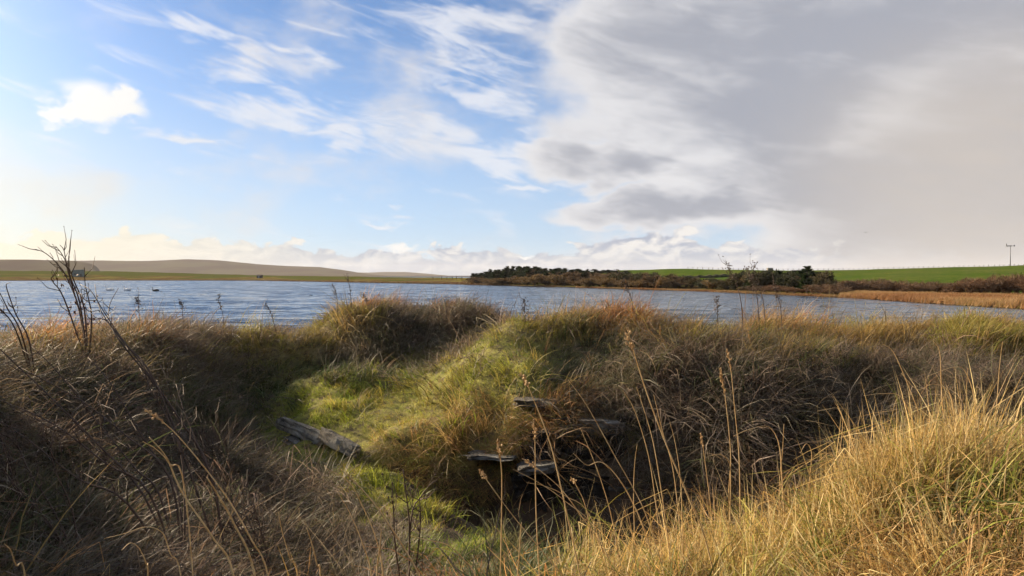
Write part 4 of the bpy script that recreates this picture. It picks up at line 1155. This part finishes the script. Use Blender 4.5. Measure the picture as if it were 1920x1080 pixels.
# fence along the field skyline
fn = empty('field_fence', far_at(1700, 397)); tag(fn, 'post and wire fence along the top of the green field', 'fence')
m_post = mottled('grey_fence_post', (0.13, 0.115, 0.095), (0.08, 0.07, 0.06), 3.0, 0.9)
pm = mesh('post', *box(-.09, .09, -.09, .09, -.3, 1.15)); pm.materials.append(m_post)
tops = []
for px_ in np.arange(1290, 2010, 9.4):
    p = far_at(px_ + random.uniform(-1, 1), 397) - fn.location
    o = link('post', pm, None, fn, p); o.rotation_euler = (random.gauss(0, .03), random.gauss(0, .03), random.uniform(0, 1)); o.scale = (1, 1, random.uniform(.85, 1.12))
    tops.append(p)
for hz_ in (0.55, 1.0):
    link('wire', mesh('wire', *tube([t + Vector((0, 0, hz_)) for t in tops], 0.018, 3)), m_metal, fn)
# fence posts on the low spit by the wood
sf = empty('spit_fence', far_point(850, 524)); tag(sf, 'few fence posts on the low spit left of the wood', 'fence')
for px_, ht in ((828, 1.5), (838, 1.3), (848, 1.4), (856, 1.7), (866, 1.3), (812, 1.3)):
    o = link('post', pm, None, sf, far_point(px_, 524.0) - sf.location); o.scale = (1.6, 1.6, ht)
# turf dyke across the lower field
pts = [far_point(px_, py_) for px_, py_ in ((1262, 524.5), (1300, 522.5), (1330, 521.5), (1350, 520), (1380, 519), (1402, 517.5))]
sp_ = smooth_path(pts, 6); rad = [0.75 + 0.25 * math.sin(i * 1.7) for i in range(len(sp_))]
dk = link('field_dyke', mesh('field_dyke', *tube([p + Vector((0, 0, .25)) for p in sp_], rad, 7)), mottled('dyke_turf', (0.055, 0.05, 0.03), (0.09, 0.08, 0.04), 0.7, 0.95))
tag(dk, 'low dark overgrown dyke running across the lower green field', 'dyke')

# ---- birds
m_white, _, _b = principled('white_plumage', (0.80, 0.79, 0.76), 0.8, 0.2)
m_goose = mottled('dark_plumage', (0.035, 0.033, 0.032), (0.07, 0.06, 0.05), 4.0, 0.8)
m_bill, _, _b = principled('bill', (0.45, 0.16, 0.03), 0.6, 0.3)
def loft(prof, sides=10):
    V, Fc = [], []
    for i, (x, z_, ry, rz_) in enumerate(prof):
        a = prof[max(i - 1, 0)]; b_ = prof[min(i + 1, len(prof) - 1)]
        t = Vector((b_[0] - a[0], 0, b_[1] - a[1])).normalized(); up = Vector((-t.z, 0, t.x))
        for k in range(sides):
            w_ = 2 * math.pi * k / sides
            V.append(Vector((x, 0, z_)) + Vector((0, math.cos(w_) * ry, 0)) + up * (math.sin(w_) * rz_))
    for i in range(len(prof) - 1):
        for k in range(sides):
            k2 = (k + 1) % sides
            Fc.append((i * sides + k, i * sides + k2, (i + 1) * sides + k2, (i + 1) * sides + k))
    Fc.append(tuple(range(sides))[::-1]); Fc.append(tuple((len(prof) - 1) * sides + k for k in range(sides)))
    return V, Fc
swan_body = [(.85, .32, .02, .02), (.70, .30, .16, .12), (.45, .26, .29, .26), (.1, .22, .34, .33), (-.3, .2, .30, .29), (-.55, .22, .19, .19), (-.68, .36, .09, .09), (-.72, .55, .065, .065), (-.66, .75, .055, .055), (-.68, .9, .055, .055), (-.78, .97, .07, .07), (-.9, .95, .06, .055), (-.97, .93, .035, .03)]
duck_body = [(.5, .16, .02, .02), (.4, .13, .1, .07), (.15, .09, .17, .13), (-.15, .08, .16, .13), (-.3, .14, .1, .1), (-.34, .26, .06, .06), (-.38, .33, .07, .07), (-.46, .32, .05, .05), (-.52, .3, .02, .02)]
def waterbird(name, px_, py_, prof, mat, sc_, rz, label, cat, bill=True, group=None):
    Yw = EYE * F / (py_ - HOR); p = Vector(((px_ - 960) / F * Yw, Yw, -0.06))
    root = empty(name, p, rz); tag(root, label, cat, group); root.scale = (sc_,) * 3
    link('body', mesh('body', *loft(prof), True), mat, root)
    tip = prof[-1]
    if bill: link('bill', mesh('bill', *tube([(tip[0] + .02, 0, tip[1]), (tip[0] - .12 , 0, tip[1] - .05)], [tip[3] * 1.1, tip[3] * .3], 6)), m_bill, root)
    wing = loft([(.62, .36, .02, .02), (.4, .40, .22, .12), (.05, .40, .26, .16), (-.25, .34, .16, .1), (-.35, .3, .03, .03)] if prof is swan_body else [(.38, .17, .02, .02), (.15, .16, .14, .07), (-.1, .14, .13, .07), (-.2, .12, .03, .03)], 8)
    link('folded_wings', mesh('folded_wings', *wing, True), mat, root)
waterbird('swan', 206, 545, swan_body, m_white, 1.25, R(10), 'white swan on the loch below the hut, left one', 'swan')
waterbird('swan', 239, 545, swan_body, m_white, 1.25, R(-8), 'white swan on the loch right of the other swan', 'swan')
waterbird('goose', 292, 546, swan_body, m_goose, 1.0, R(5), 'dark long-necked goose right of the two swans', 'goose', False)
for i, (px_, py_, lb) in enumerate([(303, 547, 'dark duck close beside the dark goose'), (1533, 564, 'dark duck on grey water before the brown scrub, left of two'), (1556, 565, 'dark duck on grey water before the brown scrub, right of two'),
        (522, 550, 'dark duck far out in the middle of the loch, leftmost'), (541, 550, 'dark duck far out in the middle of the loch, second'), (583, 554, 'dark duck nearest of those in mid loch'), (405, 545, 'dark duck between the swans and mid loch')]):
    waterbird('duck', px_, py_, duck_body, m_goose, 0.6, R(random.uniform(-30, 30)), lb, 'duck', False, 'ducks on the loch')
p = P(1623, 436, 170)
bird = empty('flying_bird', p, R(30)); tag(bird, 'dark bird flying above the green field', 'bird')
link('body', mesh('body', *loft([(.28, 0, .02, .02), (.1, 0, .07, .06), (-.1, 0, .07, .06), (-.22, .02, .045, .045), (-.3, .0, .01, .01)], 8), True), m_goose, bird)
for sg in (-1, 1):
    V = [(.08, sg * .05, .02), (-.1, sg * .05, .02), (-.06, sg * .3, .13), (.1, sg * .28, .11), (.05, sg * .52, .06)]
    V += [(a_, b_, c_ - .012) for a_, b_, c_ in V]
    Fc = [(0, 1, 2, 3), (3, 2, 4), (5, 8, 7, 6), (8, 9, 7), (0, 3, 8, 5), (3, 4, 9, 8), (4, 2, 7, 9), (2, 1, 6, 7)]
    link('wing', mesh('wing', V, Fc), m_goose, bird)

# ------------------------------------------------------------------ trees and scrub
def leaf_mat(name, cols, tr=0.25):
    m = bpy.data.materials.new(name); m.use_nodes = True
    nt = m.node_tree; nt.nodes.clear()
    out = nt.nodes.new('ShaderNodeOutputMaterial'); p = nt.nodes.new('ShaderNodeBsdfPrincipled'); t = nt.nodes.new('ShaderNodeBsdfTranslucent'); mx = nt.nodes.new('ShaderNodeMixShader')
    p.inputs['Roughness'].default_value = .8; p.inputs['Specular IOR Level'].default_value = .15
    g = nt.nodes.new('ShaderNodeAttribute'); g.attribute_name = 'bcol'
    oi = nt.nodes.new('ShaderNodeObjectInfo')
    c = mixc(nt, E(nt, g.outputs['Fac']), cols[0], cols[1])
    c = mixc(nt, E(nt, oi.outputs['Random']).step(0.3, 1.0) * 0.75, c, cols[2])
    nt.links.new(c, p.inputs['Base Color']); nt.links.new(c, t.inputs['Color'])
    mx.inputs[0].default_value = tr
    nt.links.new(p.outputs[0], mx.inputs[1]); nt.links.new(t.outputs[0], mx.inputs[2]); nt.links.new(mx.outputs[0], out.inputs[0])
    return m
m_bark = mottled('bark', (0.07, 0.055, 0.042), (0.11, 0.09, 0.07), 3.0, 0.9)
m_conifer = leaf_mat('conifer_needles', ((0.022, 0.036, 0.018), (0.045, 0.060, 0.026), (0.065, 0.060, 0.034)))
m_alder = leaf_mat('bare_brown_twigs', ((0.075, 0.052, 0.036), (0.14, 0.095, 0.055), (0.19, 0.13, 0.055)))
m_scrub = leaf_mat('reddish_scrub_twigs', ((0.085, 0.048, 0.032), (0.17, 0.10, 0.055), (0.12, 0.085, 0.055)))
m_gorse = leaf_mat('dark_gorse', ((0.028, 0.034, 0.018), (0.06, 0.06, 0.03), (0.085, 0.065, 0.035)))

def flecks(gen, n, seed, size, name, mat):
    r = np.random.default_rng(seed)
    V, Fc, C = [], [], []
    for _ in range(n):
        c, d = gen(r)
        d = np.asarray(d, float); d = d / (np.linalg.norm(d) + 1e-9)
        w_ = np.cross(d, r.normal(0, 1, 3)); w_ /= np.linalg.norm(w_) + 1e-9
        L = size[0] * r.uniform(.5, 1.4); W_ = size[1] * r.uniform(.5, 1.4); b0 = len(V)
        V += [c - d * L * .4 - w_ * W_ * .3, c - d * L * .3 + w_ * W_ * .4, c + d * L * .6]; Fc.append((b0, b0 + 1, b0 + 2)); k = r.random(); C += [k] * 3
    me = mesh(name, V, Fc)
    a = me.attributes.new('bcol', 'FLOAT', 'POINT'); a.data.foreach_set('value', np.array(C, np.float32)); me.materials.append(mat)
    return me

def conifer_gen(seed):
    rs_ = np.random.default_rng(seed); lean = rs_.normal(0, .06); wd = rs_.uniform(.24, .36); lv = 9
    ph = rs_.uniform(0, 6.28, (lv, 6)); ln = rs_.uniform(.6, 1.15, (lv, 6))
    def g(r):
        i = min(int(r.random() ** 1.25 * lv), lv - 1); k = r.integers(0, 6)
        t = (i + .5 + r.normal(0, .16)) / lv
        rad_ = wd * max(1 - t, 0.0) ** .8 * ln[i, k] + .02; s_ = r.random() ** .6
        a = ph[i, k] + r.normal(0, .22)
        x_, y_ = math.cos(a) * rad_ * s_, math.sin(a) * rad_ * s_
        z_ = .10 + .90 * t + rad_ * s_ * .18 + r.normal(0, .012)
        return np.array([x_ + lean * z_, y_, min(z_, 1.02)]), (math.cos(a), math.sin(a), .45)
    return g
def dome_gen(seed, flat=.75, lob=7):
    rs_ = np.random.default_rng(seed)
    cs = np.stack([rs_.normal(0, .24, lob), rs_.normal(0, .24, lob), rs_.uniform(.35, .78, lob)], 1); rd = rs_.uniform(.16, .30, lob)
    def g(r):
        if r.random() < .2:
            t = r.random(); a = r.uniform(0, 6.28); q_ = .42 * t * r.random() ** .5
            return np.array([q_ * math.cos(a), q_ * math.sin(a), t * .7]), (math.cos(a) * .4, math.sin(a) * .4, 1)
        i = r.integers(0, lob); d = r.normal(0, 1, 3); d /= np.linalg.norm(d); c = cs[i] + d * rd[i] * r.uniform(.55, 1.08)
        c[2] = max(c[2], .04)
        return c, d * .8 + np.array([.15, 0, .5])
    return g

conifers = [flecks(conifer_gen(400 + i), 1300, 500 + i, (.14, .07), 'crown', m_conifer) for i in range(4)]
alders = [flecks(dome_gen(420 + i), 1400, 520 + i, (.13, .06), 'crown', m_alder) for i in range(4)]
scrubs = [flecks(dome_gen(440 + i, lob=9), 1300, 540 + i, (.14, .035), 'crown', m_scrub) for i in range(4)]
gorses = [flecks(dome_gen(460 + i, lob=9), 1400, 560 + i, (.13, .07), 'crown', m_gorse) for i in range(3)]
trunk_c = mesh('trunk', *tube([(0, 0, -.05), (0, 0, .5), (0, 0, .98)], [.022, .014, .003], 6)); trunk_c.materials.append(m_bark)
def limbs(seed):
    r = random.Random(seed); parts = [tube([(0, 0, -.06), (.01, 0, .2), (.02, .01, .38)], [.035, .028, .02], 6)]
    for k in range(6):
        a = r.uniform(0, 6.28); x_, y_ = math.cos(a), math.sin(a)
        parts.append(tube([(.01, 0, .1 + .04 * k), (x_ * .14, y_ * .14, .36 + .03 * k), (x_ * .3, y_ * .3, .6 + r.uniform(0, .2))], [.018, .012, .004], 5))
    return join(parts)
trunk_b = [mesh('trunk', *limbs(600 + i)) for i in range(3)]
for t_ in trunk_b: t_.materials.append(m_bark)

rt = random.Random(77)
def plant(name, px_, Y, top_py, width_px, crowns, trunks, label, cat, group):
    b_ = far_at(px_, Y)
    topz = P(px_, top_py, Y).z
    h = max(topz - b_.z, 0.8)
    o = empty(name, b_, rt.uniform(0, 6.28)); tag(o, label, cat, group)
    wsc = width_px * Y / F * (1.75 if crowns[0] in conifers else 1.15)
    c = link('crown', rt.choice(crowns), None, o); t_ = link('trunk', rt.choice(trunks), None, o)
    c.scale = t_.scale = (wsc, wsc, h)
    return o

def rows(items): return sorted(items, key=lambda q_: q_[0])
SKYL = [(880, 517), (900, 511), (915, 507.5), (930, 504.5), (950, 502.5), (975, 501), (1000, 501.5), (1020, 504), (1060, 504.5), (1090, 507), (1130, 508), (1160, 509.5), (1200, 513), (1260, 516)]
back_row = rows([(886 + i * 5.2 + rt.uniform(-3, 3), rt.uniform(290, 345)) for i in range(58)])
for i, (px_, Y) in enumerate(back_row):
    plant('conifer_tree', px_, Y, float(interp(px_, SKYL)) - 1.0 + rt.uniform(-2, 3.5), rt.uniform(18, 28), conifers, [trunk_c], ordinal(i + 1) + ' dark conifer from the left along the skyline of the far wood', 'conifer', 'conifers on the wood skyline')
mid_row = rows([(895 + i * 9 + rt.uniform(-5, 5), 0) for i in range(38)])
for i, (px_, _) in enumerate(mid_row):
    Y = float(shore_depth(px_)) + rt.uniform(14, 24)
    plant('conifer_tree', px_, Y, float(interp(px_, SKYL)) + rt.uniform(2, 8), rt.uniform(22, 34), conifers if rt.random() < .45 else alders, [trunk_c], ordinal(i + 1) + ' lower dark tree from the left inside the far wood', 'tree', 'trees in the middle of the wood')
fr = rows([(884 + i * 13.5 + rt.uniform(-5, 5), 0) for i in range(29)])
for i, (px_, _) in enumerate(fr):
    Y = float(shore_depth(px_)) + rt.uniform(3.5, 10)
    plant('alder_bush', px_, Y, rt.uniform(513, 525) + max(0, px_ - 1180) * .05, rt.uniform(26, 42), alders, trunk_b, ordinal(i + 1) + ' bare brown bush from the left along the waterside of the wood', 'bush', 'brown bushes at the water edge')
gs = rows([(1150 + i * 11.5 + rt.uniform(-4, 4), 0) for i in range(24)])
GT = [(1140, 509), (1200, 510), (1250, 512), (1290, 518), (1370, 523), (1395, 514), (1420, 511)]
for i, (px_, _) in enumerate(gs):
    Y = float(shore_depth(px_)) + rt.uniform(9, 20)
    plant('gorse_bush', px_, Y, float(interp(px_, GT)) + rt.uniform(-1, 5), rt.uniform(24, 40), gorses if rt.random() < .7 else alders, trunk_b, ordinal(i + 1) + ' dark gorse bush from the left below the green field', 'bush', 'dark bushes below the field')
ev = rows([(1398 + i * 7.6 + rt.uniform(-4, 4), 0) for i in range(20)])
for i, (px_, _) in enumerate(ev):
    Y = float(shore_depth(px_)) + rt.uniform(8, 22)
    plant('evergreen_bush', px_, Y, rt.uniform(506.5, 514), rt.uniform(32, 48), gorses if rt.random() < .75 else conifers, trunk_b, ordinal(i + 1) + ' dark evergreen from the left in the clump beside the spiky conifer', 'bush', 'evergreen clump by the field')
plant('conifer_tree', 1513, float(shore_depth(1513)) + 10, 499.5, 44, conifers[:1], [trunk_c], 'lone spiky conifer rising above the evergreen clump', 'conifer', None)
plant('willow_bush', 1549, float(shore_depth(1549)) + 12, 516, 34, alders, trunk_b, 'spreading willow right of the evergreen clump', 'bush', None)
ST = [(1380, 532), (1560, 531), (1600, 525), (1640, 522), (1700, 527), (1760, 530), (1800, 525), (1840, 519), (1920, 514), (2100, 508)]
sb_ = rows([(1556 + i * 10.6 + rt.uniform(-5, 5), 0) for i in range(50)])
for i, (px_, _) in enumerate(sb_):
    Yd = float(np.interp(px_, [1550, 1620, 1700, 1900, 2100], [6, 20, 27, 33, 30])) + rt.uniform(0, 9)
    Y = float(shore_depth(px_)) + Yd
    plant('scrub_willow', px_, Y, float(interp(px_, ST)) + rt.uniform(-2, 6), rt.uniform(34, 56), scrubs, trunk_b, ordinal(i + 1) + ' reddish brown scrub bush from the left behind the reed bed', 'bush', 'reddish scrub behind the reeds')
yb = rows([(1415 + i * 15 + rt.uniform(-5, 5), 0) for i in range(11)])
for i, (px_, _) in enumerate(yb):
    plant('bramble_bush', px_, float(shore_depth(px_)) + rt.uniform(2.5, 5), rt.uniform(533, 543), rt.uniform(24, 38), scrubs, trunk_b, ordinal(i + 1) + ' low pale brown bush from the left at the water before the evergreens', 'bush', 'low waterside bushes')

# ---- reed bed on the right shore, rushes along the waterline
reeds = bpy.data.collections.new('reed_shapes')
for i in range(4): reeds.objects.link(tuft('reed_%02d' % i, 22, .4, 0.95, .28, .22, .55, .045, 700 + i, m_blade, 3))
ng_reed = scatter_group('scatter_reeds', reeds)
N = 15000
px_ = 1575 + 560 * rng.random(N) ** 0.9
dmax = np.interp(px_, [1575, 1620, 1700, 1900, 2100], [3, 15, 24, 34, 32])
Yr = shore_depth(px_) + 0.2 + dmax * rng.random(N)
px2 = 1080 + 560 * rng.random(4500); Y2 = shore_depth(px2) + 0.2 + 1.8 * rng.random(4500) ** 1.5
px3 = rng.random(5000) * 1000 - 60; Y3 = shore_depth(px3) + 0.3 + 25 * rng.random(5000) ** 2
sc1 = rng.uniform(.6, 1.1, N) * (.7 + .5 * vnoise((px_ - 960) / F * Yr, Yr, 4.0, 71)); sc2 = rng.uniform(.25, .5, 4500); sc3 = rng.uniform(.5, .95, 5000)
pxa = np.r_[px_, px2, px3]; Ya = np.r_[Yr, Y2, Y3]; sa3 = np.r_[sc1, sc2, sc3]
xa = (pxa - 960) / F * Ya; za = land_h(pxa, Ya) - 0.05
ta = np.ones((len(xa), 4)); u_ = np.clip(vnoise(xa, Ya, 7.0, 72) * 1.2 - .1 + rng.normal(0, .12, len(xa)), 0, .999)
pal = np.array([(0.30, 0.145, 0.055), (0.36, 0.19, 0.075), (0.42, 0.26, 0.115), (0.34, 0.22, 0.09)])
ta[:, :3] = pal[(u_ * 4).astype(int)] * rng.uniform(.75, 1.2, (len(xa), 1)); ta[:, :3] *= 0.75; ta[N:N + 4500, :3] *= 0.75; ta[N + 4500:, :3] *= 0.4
za_ax = np.stack([rng.normal(.06, .1, len(xa)), rng.normal(0, .1, len(xa)), np.ones(len(xa))], 1)
aa = rng.uniform(-1, 1, len(xa)); xd = np.stack([np.cos(aa), np.sin(aa), np.zeros(len(xa))], 1)
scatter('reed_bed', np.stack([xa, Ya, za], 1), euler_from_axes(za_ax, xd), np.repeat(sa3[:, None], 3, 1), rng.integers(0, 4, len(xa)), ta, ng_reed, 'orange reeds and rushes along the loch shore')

# ------------------------------------------------------------------ haze in the air
m_haze = bpy.data.materials.new('haze'); m_haze.use_nodes = True
nt = m_haze.node_tree; nt.nodes.clear()
o_ = nt.nodes.new('ShaderNodeOutputMaterial'); pv = nt.nodes.new('ShaderNodeVolumePrincipled')
pv.inputs['Color'].default_value = (0.92, 0.94, 1.0, 1.0); pv.inputs['Density'].default_value = 0.00004; pv.inputs['Anisotropy'].default_value = 0.0
nt.links.new(pv.outputs[0], o_.inputs['Volume'])
tag(link('haze', mesh('haze', *box(-13500, 13500, -13500, 13500, -6.0, 190.0)), m_haze), 'thin haze in the air over the loch and hills', None, kind='stuff')
sc.cycles.volume_bounces = 0
